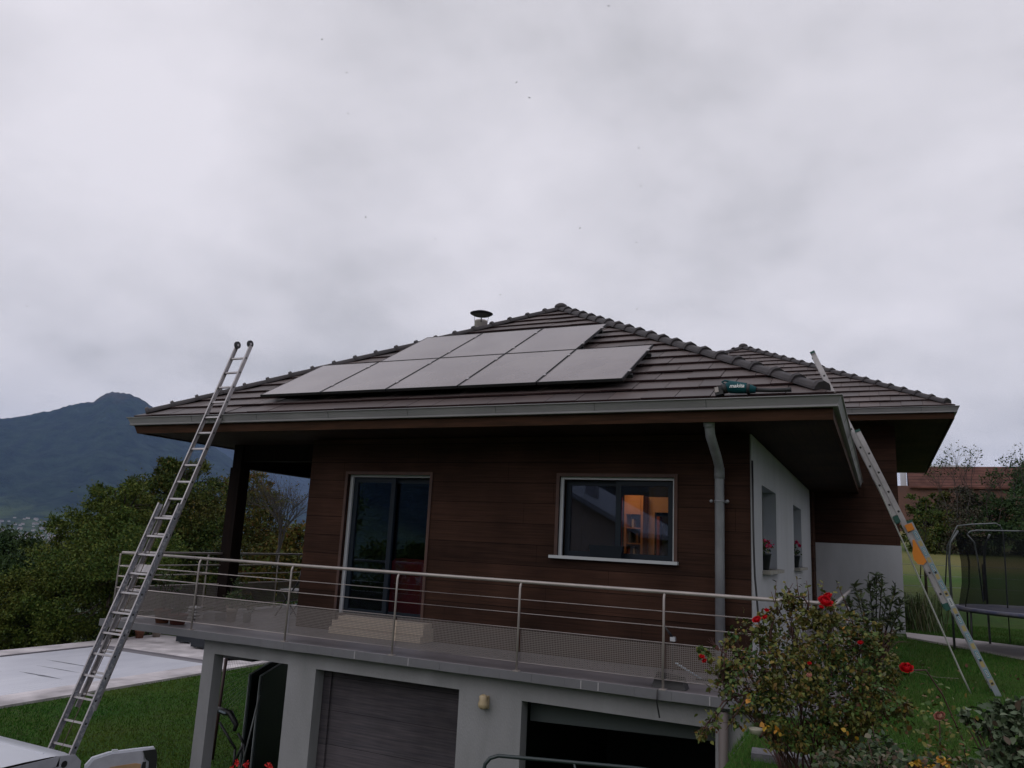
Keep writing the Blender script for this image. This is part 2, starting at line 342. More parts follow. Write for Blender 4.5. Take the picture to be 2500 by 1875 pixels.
# mountains -----------------------------------------------------------------
def vnoise(a, b, seed):
    r = np.random.default_rng(seed); tot = np.zeros_like(a); amp = 1; fr = 1
    for o in range(6):
        ph = r.uniform(0, 6.28, 6); k = r.normal(size=(3, 2))
        tot += amp * (np.sin(fr * (a * k[0, 0] + b * k[0, 1]) + ph[0]) * np.sin(fr * (a * k[1, 0] + b * k[1, 1]) + ph[1]) + 0.5 * np.sin(fr * (a * k[2, 0] + b * k[2, 1]) + ph[2]))
        amp *= 0.5; fr *= 2.05
    return tot
def mountain(name, R0, R1, R2, az, el, cols, seed, foot=-60, amp=30):
    A = np.radians(np.linspace(az[0], az[-1], 300)); rr = np.concatenate([np.linspace(R0, R1, 60), np.linspace(R1, R2, 16)[1:]])
    top = np.tan(np.radians(np.interp(np.degrees(A), az, el))) * R1 + CZ
    AA, RR = np.meshgrid(A, rr, indexing='ij')
    t = (RR - R0) / (R1 - R0); t2 = (R2 - RR) / (R2 - R1)
    prof = np.where(t < 1, np.clip(t, 0, 1) ** 1.75, np.clip(t2, 0, 1))
    H = foot + (top[:, None] - foot) * prof
    n = vnoise(AA * 42, RR / 330, seed)
    H = H + n * amp * np.clip(np.where(t < 1, t * (1 - 0.86 * t ** 4), 0.2), 0, 1) + 3.5 * np.sin(AA * 900 + 2 * np.sin(AA * 2300)) * (np.abs(t - 1) < 0.03)
    X = RR * np.sin(AA); Y = RR * np.cos(AA); m = len(rr)
    b = MB(); b.v = [tuple(p) for p in np.stack([X, Y, H], -1).reshape(-1, 3)]
    b.f = [(i * m + j, i * m + j + 1, (i + 1) * m + j + 1, (i + 1) * m + j) for i in range(len(A) - 1) for j in range(m - 1)]
    b.mi = [0] * len(b.f); b.sm = [True] * len(b.f)
    mt = mat(name + '_forest', cols[0], 0.95, spec=0.05, var=cols[1], scale=0.009, detail=12, bump=1.0, bscale=0.02)
    for nn in mt.node_tree.nodes:
        if nn.type == 'BUMP': nn.inputs['Distance'].default_value = 60
    nt2 = mt.node_tree; g = nt2.nodes.new('ShaderNodeNewGeometry'); sp = nt2.nodes.new('ShaderNodeSeparateXYZ'); nt2.links.new(g.outputs['Position'], sp.inputs[0])
    n9 = nt2.nodes.new('ShaderNodeTexNoise'); n9.inputs['Scale'].default_value = 0.006; n9.inputs['Detail'].default_value = 6; nt2.links.new(g.outputs['Position'], n9.inputs['Vector'])
    ml = nt2.nodes.new('ShaderNodeMath'); ml.operation = 'MULTIPLY_ADD'; ml.inputs[1].default_value = -420; nt2.links.new(n9.outputs[0], ml.inputs[0]); nt2.links.new(sp.outputs[2], ml.inputs[2])
    mr9 = nt2.nodes.new('ShaderNodeMapRange'); mr9.inputs[1].default_value = -150; mr9.inputs[2].default_value = -235; nt2.links.new(ml.outputs[0], mr9.inputs[0])
    mx9 = nt2.nodes.new('ShaderNodeMix'); mx9.data_type = 'RGBA'; b9 = nt2.nodes['Principled BSDF']; src = b9.inputs['Base Color'].links[0].from_socket
    nt2.links.new(mr9.outputs[0], mx9.inputs[0]); nt2.links.new(src, mx9.inputs[6]); mx9.inputs[7].default_value = (0.065, 0.095, 0.045, 1)
    # bare pasture near the summit
    mr8 = nt2.nodes.new('ShaderNodeMapRange'); mr8.inputs[1].default_value = 640; mr8.inputs[2].default_value = 760; nt2.links.new(ml.outputs[0], mr8.inputs[0])
    mx8 = nt2.nodes.new('ShaderNodeMix'); mx8.data_type = 'RGBA'; nt2.links.new(mr8.outputs[0], mx8.inputs[0]); nt2.links.new(mx9.outputs[2], mx8.inputs[6]); mx8.inputs[7].default_value = (0.055, 0.052, 0.040, 1)
    nt2.links.new(mx8.outputs[2], b9.inputs['Base Color'])
    return tag(b.build(name, mt), kind='structure')
az1 = [-80, -70, -64, -59.0, -57.6, -56.4, -55.4, -54.1, -53.6, -53.07, -52.0, -51.1, -50.06, -48, -45.1, -43, -40.3, -36, -30]
el1 = [5.2, 5.6, 5.9, 6.03, 6.27, 6.66, 7.14, 7.55, 8.13, 8.45, 8.37, 8.04, 7.48, 6.3, 4.7, 3.3, 1.9, 0.9, 0.2]
mountain('mountain', 3300, 6600, 8000, az1, el1, ((0.005, 0.014, 0.017), (0.030, 0.054, 0.040)), 3, amp=45)
mountain('far_mountain', 7000, 9800, 10800, [-58, -52, -46, -40, -34, -28, -20], [4.5, 6.2, 6.6, 5.2, 5.5, 4.8, 3], ((0.024, 0.038, 0.045), (0.034, 0.048, 0.05)), 5, amp=40)

mountain('hills', 1500, 2300, 2800, [120, 150, 175, 200, 225, 250], [6, 8, 9, 8.5, 9, 7], ((0.016, 0.026, 0.024), (0.030, 0.044, 0.03)), 9, amp=20)
# valley houses: far, identical to the eye
hb = MB(); hb.box(-6, 6, -5, 5, 0, 5.5, 0); hb.prism([(-6.5, -5.6, 5.5), (-6.5, 5.6, 5.5), (-6.5, 0, 9)], (13, 0, 0), 1)
hm = [mat('far_house_wall', (0.40, 0.39, 0.39), 0.9), mat('far_house_roof', (0.19, 0.16, 0.16), 0.9)]
LBL = 'small pale house of the valley town below the mountain'
v0 = hb.build('valley_house', hm); tag(v0, LBL, 'house', 'houses of the town in the valley')
cnt = 0
rh = random.Random(4)
while cnt < 200:
    az = math.radians(rh.uniform(-59.6, -54.6)); d = 2450 + 1500 * rh.random()
    o = v0 if cnt == 0 else v0.copy()
    if cnt: COL.objects.link(o)
    x, y = d * math.sin(az), d * math.cos(az)
    o.location = (x, y, -60.5 + 1050 * max(0, (d - 3300) / 3300) ** 1.75); o.rotation_euler = (0, 0, rh.uniform(0, 3.14)); s_ = rh.uniform(0.45, 1.1); o.scale = (s_ * rh.uniform(0.9, 1.4), s_, s_)
    cnt += 1

# ---------------------------------------------------------------- foliage helpers
def leaf_mesh(P, D, size, asp=0.5, bend=0.25, r=rng):
    """folded four-sided leaves at points P; D outward direction bias. returns verts, faces as lists"""
    n = len(P)
    a = r.normal(size=(n, 3)) + D * 0.6; a /= np.linalg.norm(a, axis=1)[:, None]
    b = np.cross(a, r.normal(size=(n, 3))); b /= np.linalg.norm(b, axis=1)[:, None]
    c = np.cross(a, b)
    s = size * r.uniform(0.6, 1.35, (n, 1))
    v = np.stack([P, P + a * s * 0.5 + b * s * asp * 0.5 + c * s * bend * .3, P + a * s, P + a * s * 0.5 - b * s * asp * 0.5 + c * s * bend * .3], 1)
    return v.reshape(-1, 3)
def leaf_obj(name, V, material, parent=None, k=4):
    n = len(V) // k; me = bpy.data.meshes.new(name); me.vertices.add(len(V)); me.vertices.foreach_set('co', np.asarray(V, np.float32).ravel())
    me.loops.add(n * k); me.loops.foreach_set('vertex_index', np.arange(n * k, dtype=np.int32))
    me.polygons.add(n); me.polygons.foreach_set('loop_start', np.arange(0, n * k, k, dtype=np.int32))
    me.materials.append(M[material] if isinstance(material, str) else material); me.update(calc_edges=True); me.validate()
    o = bpy.data.objects.new(name, me); COL.objects.link(o)
    if parent: o.parent = parent; o.matrix_parent_inverse = world_of(parent).inverted()
    return o
def clumps(blobs, n, r=rng, sub=26, spread=0.22):
    """points in leaf clumps on and inside a set of ellipsoids (cx,cy,cz,rx,ry,rz)"""
    vol = np.array([b[3] * b[4] + b[4] * b[5] + b[3] * b[5] for b in blobs]); vol = vol / vol.sum()
    P = []; D = []
    for b, f in zip(blobs, vol):
        k = max(4, int(n * f / sub)); c = np.array(b[:3]); rad = np.array(b[3:6])
        d = r.normal(size=(k, 3)); d /= np.linalg.norm(d, axis=1)[:, None]
        rr = r.uniform(0.45, 1.08, (k, 1)) ** 0.6
        cc = c + d * rad * rr
        sp = spread * rad.mean()
        q = cc[:, None, :] + r.normal(size=(k, sub, 3)) * sp * r.uniform(0.5, 1.3, (k, 1, 1)) * np.array([1, 1, 0.7])
        P.append(q.reshape(-1, 3)); D.append(np.repeat(d, sub, 0))
    return np.concatenate(P), np.concatenate(D)
def limbs(mb, base, blobs, r0, seed=1, lean=(0, 0)):
    rr = random.Random(seed); base = Vector(base)
    top = Vector((sum(b[0] for b in blobs) / len(blobs), sum(b[1] for b in blobs) / len(blobs), max(b[2] for b in blobs)))
    pts = [base, base.lerp(top, 0.3) + Vector((rr.uniform(-.2, .2), rr.uniform(-.2, .2), 0)), base.lerp(top, 0.65), top]
    mb.tube(pts, r0, 8, rs=[r0 * 1.25, r0, r0 * 0.6, r0 * 0.15])
    for b in blobs:
        c = Vector(b[:3]); s_ = base.lerp(top, rr.uniform(0.2, 0.6)); m1 = s_.lerp(c, 0.5) + Vector((0, 0, 0.12 * (c - s_).length))
        mb.tube([s_, m1, c], 0.1, 6, rs=[r0 * 0.5, r0 * 0.3, r0 * 0.1])
        for q in range(5):
            d = Vector((rr.gauss(0, 1), rr.gauss(0, 1), rr.gauss(0.3, 1))).normalized(); e1 = c + Vector((d.x * b[3], d.y * b[4], d.z * b[5])) * 0.9
            mb.tube([m1.lerp(c, rr.random()), c.lerp(e1, 0.5), e1], 0.1, 4, rs=[r0 * 0.16, r0 * 0.1, r0 * 0.03])
M['bark'] = mat('bark', (0.060, 0.048, 0.038), 0.95, spec=0.1, var=(0.03, 0.025, 0.02), scale=8, bump=0.5)
M['leaf_dark'] = mat('dark_tree_leaves', (0.03, 0.05, 0.015), 0.6, spec=0.1, island=[(4, (0.030, 0.058, 0.013)), (4, (0.050, 0.080, 0.018)), (3, (0.080, 0.104, 0.022)), (1, (0.115, 0.095, 0.026))], var=(0.100, 0.068, 0.018), scale=0.7, contrast=(0.45, 0.72))
M['leaf_green'] = mat('green_tree_leaves', (0.04, 0.07, 0.02), 0.6, spec=0.1, island=[(4, (0.042, 0.078, 0.016)), (4, (0.072, 0.110, 0.022)), (2, (0.115, 0.140, 0.028))], var=(0.125, 0.110, 0.020), scale=0.5, contrast=(0.45, 0.7))
M['leaf_autumn'] = mat('autumn_tree_leaves', (0.08, 0.07, 0.02), 0.65, spec=0.1, island=[(4, (0.065, 0.080, 0.018)), (4, (0.110, 0.095, 0.020)), (2, (0.140, 0.090, 0.020)), (1, (0.12, 0.050, 0.016))], var=(0.035, 0.055, 0.015), scale=0.6, contrast=(0.4, 0.65))
M['leaf_blue'] = mat('bluegreen_tree_leaves', (0.02, 0.04, 0.02), 0.6, spec=0.1, island=[(5, (0.022, 0.052, 0.022)), (4, (0.036, 0.070, 0.026))], var=(0.05, 0.068, 0.018), scale=0.4)
def tree(name, label, base, blobs, n, leaf, material, r0=0.2, cat='tree', group=None, seed=1, sub=26, spread=0.22, asp=0.5):
    t = thing(name, label, cat, base, group); r = np.random.default_rng(seed)
    mb = MB(); limbs(mb, base, blobs, r0, seed); mb.build('trunk', 'bark', t)
    P, D = clumps(blobs, n, r, sub, spread); k_ = ~((P[:, 0] > -26.5) & (P[:, 1] < 23.6) & (P[:, 1] > 0) & (P[:, 2] < -0.6)) | (P[:, 0] > -8); P, D = P[k_], D[k_]; leaf_obj('crown', leaf_mesh(P, D, leaf, asp, r=r), material, t)
    return t
# ================================================================ the house
K = 0.5585                                  # roof slope
house = thing('house', 'low brown timber-clad house with a hipped tiled roof above white garages', 'house', (-5, 10, -2.85))
def part(mb, name, m, parent=house): return mb.build(name, m, parent)
XL, XR, YW, YB, ZS = -8.36, -1.43, 10.07, 19.7, 2.94     # walls and soffit
GL, GR, GY, GZ = -11.49, -0.31, 8.965, 3.205             # gutter outer edge
YR = 24.0

def wall_with_holes(mb, x0, x1, z0, z1, y0, y1, holes):
    """wall slab in the XZ plane, thickness y0..y1, holes = (xa, xb, za, zb)"""
    xsl = sorted({x0, x1, *[h[0] for h in holes], *[h[1] for h in holes]})
    for a, b in zip(xsl, xsl[1:]):
        zc = z0
        for h in sorted([h for h in holes if h[0] <= a and h[1] >= b], key=lambda q: q[2]):
            if h[2] > zc: mb.box(a, b, y0, y1, zc, h[2])
            zc = h[3]
        if zc < z1: mb.box(a, b, y0, y1, zc, z1)
def wall_with_holes_x(mb, y0, y1, z0, z1, x0, x1, holes):
    ysl = sorted({y0, y1, *[h[0] for h in holes], *[h[1] for h in holes]})
    for a, b in zip(ysl, ysl[1:]):
        zc = z0
        for h in sorted([h for h in holes if h[0] <= a and h[1] >= b], key=lambda q: q[2]):
            if h[2] > zc: mb.box(x0, x1, a, b, zc, h[2])
            zc = h[3]
        if zc < z1: mb.box(x0, x1, a, b, zc, z1)

DX0, DX1, DZ0, DZ1 = -7.60, -6.09, 0.26, 2.38
WX0, WX1, WZ0, WZ1 = -4.00, -2.40, 1.31, 2.38
b = MB(); wall_with_holes(b, XL, XR - 0.02, 0.0, ZS, YW, YW + 0.25, [(DX0, DX1, DZ0, DZ1), (WX0, WX1, WZ0, WZ1)]); part(b, 'clad_front_wall', 'cladding')
b = MB(); b.box(XL, XL + 0.25, YW + 0.25, YB, 0, ZS); part(b, 'clad_side_wall', 'cladding')
b = MB(); wall_with_holes_x(b, YW + 0.02, 19.0, -0.2, ZS, XR - 0.28, XR, [(10.99, 12.57, 1.25, 2.38), (15.19, 16.77, 1.25, 2.38)]); part(b, 'white_side_wall', 'render_white')
b = MB(); b.box(XR - 0.30, XR + 0.05, 19.003, YB, -0.2, ZS); part(b, 'brown_corner_panel', 'cladding')
# inside: one open room
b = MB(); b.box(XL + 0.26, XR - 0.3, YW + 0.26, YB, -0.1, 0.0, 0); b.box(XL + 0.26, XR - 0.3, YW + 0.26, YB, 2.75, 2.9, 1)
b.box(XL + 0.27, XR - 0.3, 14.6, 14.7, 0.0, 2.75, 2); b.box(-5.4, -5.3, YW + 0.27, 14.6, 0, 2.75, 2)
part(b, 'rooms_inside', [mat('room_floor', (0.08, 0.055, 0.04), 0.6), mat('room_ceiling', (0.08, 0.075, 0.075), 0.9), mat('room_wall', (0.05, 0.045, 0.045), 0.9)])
# fascia and soffit
def ring(mb, off, z0, z1, th, mi=0, yback=YR):
    x0, x1, y0 = GL + 0.075, GR - off, GY + off; xb = GL + 0.195
    mb.prism([(xb, y0, z0), (x1, y0, z0), (x1, y0, z1), (x0, y0, z1)], (0, th, 0), mi)
    mb.prism([(xb, y0 + th, z0), (xb, yback, z0), (x0, yback, z1), (x0, y0 + th, z1)], (th, 0, 0), mi)
    mb.prism([(x1 - th, y0 + th, z0), (x1 - th, 19.72, z0), (x1 - th, 19.72, z1), (x1 - th, y0 + th, z1)], (th, 0, 0), mi)
b = MB(); ring(b, 0.105, ZS - 0.0, 3.10, 0.04); part(b, 'fascia', 'fascia')
b = MB(); b.box(GL + 0.24, GR - 0.15, GY + 0.15, 19.72, ZS + 0.02, ZS + 0.05); b.box(GL + 0.24, XL, 19.72, YR, ZS + 0.02, ZS + 0.05); part(b, 'soffit', 'soffit')
def gutter_profile(): # outward distance d and height
    return [(0.0, 0.0), (0.060, 0.0), (0.070, 0.004), (0.071, 0.022), (0.062, 0.027), (0.100, 0.116), (0.118, 0.120), (0.118, 0.130), (0.096, 0.130), (0.050, 0.022), (0.0, 0.015)]
def gutter(path, z, parent, lastcut=None):
    """mitred box gutter along plan path; outward is to the right of travel"""
    b = MB(); pr = gutter_profile(); n = len(pr); rows = []
    for i, p in enumerate(path):
        p = Vector((*p, 0))
        d0 = (p - Vector((*path[i - 1], 0))).normalized() if i > 0 else None
        d1 = (Vector((*path[i + 1], 0)) - p).normalized() if i < len(path) - 1 else None
        nrm = []
        for d in (d0, d1):
            if d is not None: nrm.append(Vector((d.y, -d.x, 0)))
        o = nrm[0] if len(nrm) == 1 else (nrm[0] + nrm[1])
        rows.append([p + o * a + Vector((0, 0, z + h)) for a, h in pr])
    v = [q for r_ in rows for q in r_]; fs = []
    for i in range(len(rows) - 1):
        for k in range(n): fs.append((i * n + k, i * n + (k + 1) % n, (i + 1) * n + (k + 1) % n, (i + 1) * n + k))
    fs.append(tuple(range(n))); fs.append(tuple(range(len(v) - n, len(v)))[::-1])
    b.add(v, fs)
    for i in range(len(path) - 1):   # joints of the gutter lengths
        p, q = Vector((*path[i], 0)), Vector((*path[i + 1], 0)); L = (q - p).length; d = (q - p).normalized(); o = Vector((d.y, -d.x, 0))
        k = 1
        while k * 1.37 < L - 0.3:
            c = p + d * (k * 1.37) + Vector((0, 0, z + 0.072)); k += 1
            b.obox(c + o * 0.0835, d * 0.004, o * 0.002, (o * 0.0185 + Vector((0, 0, 0.043))), 1)
    return b.build('gutter', ['zinc', mat('gutter_joint', (0.12, 0.12, 0.125), 0.7)], parent)
o_ = 0.118
gutter([(GL + o_, YR), (GL + o_, GY + o_), (GR - o_, GY + o_), (GR - o_, 19.6)], GZ - 0.13, house)

# ---- roof
def clip(poly, a, b_, c):      # keep a*x+b*y<=c
    outp = []
    for i in range(len(poly)):
        p, q = poly[i], poly[(i + 1) % len(poly)]; fp, fq = a * p[0] + b_ * p[1] - c, a * q[0] + b_ * q[1] - c
        if fp <= 0: outp.append(p)
        if (fp < 0 < fq) or (fq < 0 < fp):
            t = fp / (fp - fq); outp.append((p[0] + (q[0] - p[0]) * t, p[1] + (q[1] - p[1]) * t))
    return outp
def tile_slope(name, org, ud, vd, nrm, planes, umax, vmax, parent, expo=0.385, tw=0.42):
    """flat interlocking tiles: each tile a tilted slab, clipped to the slope outline"""
    org, ud, vd, nrm = Vector(org), Vector(ud), Vector(vd), Vector(nrm); mb = MB(); rr = random.Random(len(name) + int(umax * 10))
    P = lambda u, v, h: org + ud * u + vd * v + nrm * h
    nrow = int(vmax / expo) + 1
    base = [(0, 0), (umax, 0), (umax, vmax), (0, vmax)]
    for (a, b_, c) in planes: base = clip(base, a, b_, c)
    mb.prism([P(u, v, -0.05) for u, v in base], nrm * 0.052, 1)
    for r_ in range(nrow):
        off = (r_ % 2) * tw / 2 + rr.uniform(-0.01, 0.01); k = -1
        while k * tw + off < umax:
            u0, v0 = k * tw + off, r_ * expo; k += 1
            poly = [(u0 + 0.004, v0), (u0 + tw - 0.004, v0), (u0 + tw - 0.004, v0 + expo + 0.02), (u0 + 0.004, v0 + expo + 0.02)]
            for (a, b_, c) in [(-1, 0, 0), (1, 0, umax), (0, 1, vmax)] + planes:
                poly = clip(poly, a, b_, c)
                if len(poly) < 3: break
            if len(poly) < 3: continue
            j = rr.uniform(-0.0045, 0.0045)
            hh = lambda v: 0.046 - 0.034 * (v - v0) / expo + j
            n = len(poly); tv = [P(u, v, hh(v)) for u, v in poly]; bv = [P(u, v, hh(v) - 0.022) for u, v in poly]
            o = len(mb.v); mb.v += [tuple(x) for x in tv + bv]
            mb.f.append(tuple(range(o, o + n))); mb.mi.append(0); mb.sm.append(False)
            for i in range(n): mb.f.append((o + i, o + n + i, o + n + (i + 1) % n, o + (i + 1) % n)); mb.mi.append(1 if v0 >= 0 and abs(poly[i][1] - poly[(i + 1) % n][1]) < 1e-6 and abs(poly[i][1] - v0) < 1e-6 else 0); mb.sm.append(False)  # lower edge face takes the dark red painted shadow line
    return mb.build(name, ['tile', 'tile_edge'], parent)
def ridge(name, pts, parent, step=0.41, r0=0.092, sag=0.0):
    """overlapping half-round caps with a raised collar at the lower end of each, pts from bottom to top"""
    b = MB()
    for p, q in zip(pts, pts[1:]):
        p, q = Vector(p), Vector(q); d = (q - p).normalized(); L = (q - p).length; n = max(1, int(round(L / step))); s_ = L / n
        side = d.cross(Vector((0, 0, 1))).normalized(); up = side.cross(d).normalized()
        def arc(c, r_, h):
            out_ = []
            for k in range(9):
                a = math.pi * (0, 0.10, 0.24, 0.30, 0.5, 0.70, 0.76, 0.90, 1)[k]; out_.append(c + side * math.cos(a) * r_ * 1.15 + up * (math.sin(a) * r_ * h))
            return out_
        for i in range(n):
            prof = [(0.0, 1.10, 1.12), (0.050, 1.12, 1.20), (0.062, 1.0, 0.98), (s_ + 0.03, 0.95, 0.90)]
            rows = [arc(p + d * (i * s_ + a) - up * 0.02, r0 * m1, h1) for a, m1, h1 in prof]
            v = [x for rw in rows for x in rw]; fs = []
            for a in range(len(rows) - 1):
                for k in range(8): fs.append((a * 9 + k, a * 9 + k + 1, (a + 1) * 9 + k + 1, (a + 1) * 9 + k))
            fs.append(tuple(range(9))[::-1])
            b.add(v, fs, 0, False)
    return b.build(name, 'ridge', parent)
roof = None
cs = 1 / math.sqrt(1 + K * K)
ez = GZ - 0.02                     # slope plane passes z=ez at gutter line
def hip_roof(x0, x1, y0, z0, ylen, parent, tiles=('front', 'right', 'left'), nm='roof'):
    hw = (x1 - x0) / 2; ax, ay, az = (x0 + x1) / 2, y0 + hw, z0 + hw * K
    b = MB()      # roof body just under the tiles
    lo = 0.12
    v = [(x0, y0, z0 - lo), (x1, y0, z0 - lo), (x1, y0 + ylen, z0 - lo), (x0, y0 + ylen, z0 - lo), (ax, ay, az - lo), (ax, y0 + ylen, az - lo)]
    b.add(v, [(0, 1, 4), (1, 2, 5, 4), (3, 0, 4, 5), (2, 3, 5)])
    rf = b.build(nm, 'tile_edge', parent)
    sl = hw / cs
    if 'front' in tiles: tile_slope('roof_tiles', (x0, y0, z0), (1, 0, 0), (0, cs, K * cs), (0, -K * cs, cs), [(-1, cs, 0), (1, cs, 2 * hw)], 2 * hw, sl, rf)
    if 'right' in tiles: tile_slope('roof_tiles', (x1, y0, z0), (0, 1, 0), (-cs, 0, K * cs), (K * cs, 0, cs), [(-1, cs, 0)], ylen, sl, rf)
    if 'left' in tiles: tile_slope('roof_tiles', (x0, y0, z0), (0, 1, 0), (cs, 0, K * cs), (-K * cs, 0, cs), [(-1, cs, 0)], ylen, sl, rf)
    e = 0.035
    ridge('ridge_caps', [(x1 - 0.12, y0 + 0.12, z0 + 0.12 * K + e), (ax, ay, az + e)], rf)
    ridge('ridge_caps', [(x0 + 0.12, y0 + 0.12, z0 + 0.12 * K + e), (ax, ay, az + e)], rf)
    ridge('ridge_caps', [(ax, y0 + ylen, az + e), (ax, ay - 0.05, az + e)], rf)
    bb = MB(); bb.ball((ax, ay, az + 0.07), 0.13, 10, 6, sc=(1.1, 1.1, 0.7)); bb.build('ridge_end_cap', 'ridge', rf)
    return rf
roof = hip_roof(GL + 0.09, GR - 0.09, GY + 0.09, ez + 0.02, YR - GY - 0.1, house, nm='main_roof')

# chimney flue behind the left hip
b = MB(); cx_, cy_ = -7.33, 13.7
b.lathe((cx_, cy_, 5.2), [(0.135, 0), (0.135, 0.69), (0.14, 0.695), (0.14, 0.72), (0.12, 0.73)], 20); ch = b.build('chimney_flue', mat('flue_steel', (0.62, 0.58, 0.56), 0.35, 0.4, var=(0.5, 0.46, 0.45), scale=3), roof)
for k in range(4):
    a = k * math.pi / 2 + 0.5; b = MB(); b.bar((cx_ + 0.13 * math.cos(a), cy_ + 0.13 * math.sin(a), 5.86), (cx_ + 0.155 * math.cos(a), cy_ + 0.155 * math.sin(a), 6.07), 0.022, 0.008); b.build('cowl_strut', 'black', roof)
b = MB(); b.lathe((cx_, cy_, 6.04), [(0.18, 0), (0.235, 0.03), (0.24, 0.038), (0.15, 0.072), (0.01, 0.085)], 24); b.build('chimney_cowl', 'black', roof)

# ---- veranda post and beam at the left
b = MB(); b.box(-10.72, -10.48, 10.68, 10.92, 0.0, 2.54); part(b, 'veranda_post', 'post_wood')
b = MB(); b.box(-10.70, -10.50, 10.70, YR, 2.54, ZS + 0.02); b.box(-10.50, XL, 10.75, 10.9, 2.66, ZS + 0.02); part(b, 'veranda_beam', 'post_wood')

# ---- door
d0 = MB(); t_ = 0.045
d0.box(DX0 - t_, DX0, YW - 0.02, YW + 0.02, DZ0 - 0.1, DZ1 + t_); d0.box(DX1, DX1 + t_, YW - 0.02, YW + 0.02, DZ0 - 0.1, DZ1 + t_); d0.box(DX0, DX1, YW - 0.02, YW + 0.02, DZ1, DZ1 + t_)
door = part(d0, 'sliding_door', mat('trim_brown', (0.075, 0.036, 0.026), 0.7, var=(0.05, 0.025, 0.02), scale=5))
b = MB(); b.box(DX0, DX0 + 0.05, YW + 0.06, YW + 0.10, DZ0, DZ1); b.box(DX0 + 0.05, DX1, YW + 0.06, YW + 0.10, DZ1 - 0.035, DZ1); b.build('pale_reveal_strip', 'white_frame', door)
def leafframe(x0, x1, z0, z1, y, fw, parent, nm='door_leaf_frame', gl=None):
    b = MB(); b.box(x0, x0 + fw, y, y + 0.05, z0, z1); b.box(x1 - fw, x1, y, y + 0.05, z0, z1); b.box(x0 + fw, x1 - fw, y, y + 0.05, z1 - fw, z1); b.box(x0 + fw, x1 - fw, y, y + 0.05, z0, z0 + fw)
    b.build(nm, 'anthracite', parent)
    g = MB(); g.box(x0 + fw, x1 - fw, y + 0.02, y + 0.03, z0 + fw, z1 - fw); g.build('glass_pane', 'glass', parent)
mxd = (DX0 + DX1) / 2 + 0.02
leafframe(DX0 + 0.05, mxd + 0.05, DZ0, DZ1 - 0.04, YW + 0.105, 0.075, door)
leafframe(mxd - 0.05, DX1, DZ0, DZ1 - 0.04, YW + 0.165, 0.075, door)
# ---- window
d0 = MB()
d0.box(WX0 - t_, WX0, YW - 0.02, YW + 0.02, WZ0, WZ1 + t_); d0.box(WX1, WX1 + t_, YW - 0.02, YW + 0.02, WZ0, WZ1 + t_); d0.box(WX0, WX1, YW - 0.02, YW + 0.02, WZ1, WZ1 + t_)
win = part(d0, 'sliding_window', mat('trim_brown_window', (0.075, 0.036, 0.026), 0.7, var=(0.05, 0.025, 0.02), scale=5))
b = MB(); b.box(WX0, WX0 + 0.045, YW + 0.03, YW + 0.07, WZ0, WZ1); b.box(WX0 + 0.045, WX1 - 0.025, YW + 0.03, YW + 0.07, WZ1 - 0.035, WZ1); b.box(WX1 - 0.025, WX1, YW + 0.03, YW + 0.07, WZ0, WZ1); b.build('pale_reveal_strip', 'white_frame', win)
b = MB(); b.box(WX0 - 0.10, WX1 + 0.06, YW - 0.075, YW + 0.06, WZ0 - 0.04, WZ0); b.build('window_sill', 'white_frame', win)
leafframe(WX0 + 0.05, -3.16, WZ0, WZ1 - 0.04, YW + 0.135, 0.07, win, 'sash_frame')
leafframe(-3.21, WX1 - 0.03, WZ0, WZ1 - 0.04, YW + 0.080, 0.07, win, 'sash_frame')
# lit room behind the window: open doorway with a wooden shelf unit, lamp on
SH = 0.36
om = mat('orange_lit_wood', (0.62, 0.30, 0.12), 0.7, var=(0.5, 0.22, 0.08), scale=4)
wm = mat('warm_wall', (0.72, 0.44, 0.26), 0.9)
shelf = thing('bookcase', 'warmly lit wooden shelf unit inside the room behind the sliding window', 'shelf', (-4.0, 13.2, 0))
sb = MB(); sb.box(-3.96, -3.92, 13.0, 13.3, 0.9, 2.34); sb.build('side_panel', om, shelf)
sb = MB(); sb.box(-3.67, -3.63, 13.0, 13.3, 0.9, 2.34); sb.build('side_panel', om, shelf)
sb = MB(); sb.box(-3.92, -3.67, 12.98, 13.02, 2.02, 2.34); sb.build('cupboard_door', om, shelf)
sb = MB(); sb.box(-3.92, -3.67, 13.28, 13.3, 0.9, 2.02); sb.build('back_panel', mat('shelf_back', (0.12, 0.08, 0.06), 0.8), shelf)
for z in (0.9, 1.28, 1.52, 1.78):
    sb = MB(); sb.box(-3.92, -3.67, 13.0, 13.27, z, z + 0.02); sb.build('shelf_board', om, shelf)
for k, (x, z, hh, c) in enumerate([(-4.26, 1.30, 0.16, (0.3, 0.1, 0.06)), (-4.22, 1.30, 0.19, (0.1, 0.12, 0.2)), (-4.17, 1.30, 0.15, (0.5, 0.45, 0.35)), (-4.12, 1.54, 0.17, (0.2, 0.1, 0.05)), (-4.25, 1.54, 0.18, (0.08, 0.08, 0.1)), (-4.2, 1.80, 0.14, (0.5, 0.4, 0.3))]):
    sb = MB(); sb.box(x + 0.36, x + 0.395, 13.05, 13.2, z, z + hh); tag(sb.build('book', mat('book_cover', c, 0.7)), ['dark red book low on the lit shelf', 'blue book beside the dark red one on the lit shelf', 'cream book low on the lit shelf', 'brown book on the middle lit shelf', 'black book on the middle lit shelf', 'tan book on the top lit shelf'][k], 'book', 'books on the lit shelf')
b = MB(); b.box(-3.64, -3.20, 13.35, 13.45, 2.08, 2.34); b.box(-3.64, -3.52, 13.35, 13.45, 1.0, 2.08); part(b, 'lit_partition', wm); b = MB(); b.box(-3.66, -1.75, 13.47, 13.52, 0.0, 2.75); part(b, 'added_dark_panel', 'dark_room')  # last box: dark panel added to hide the lamp-lit back wall and shrink the glow
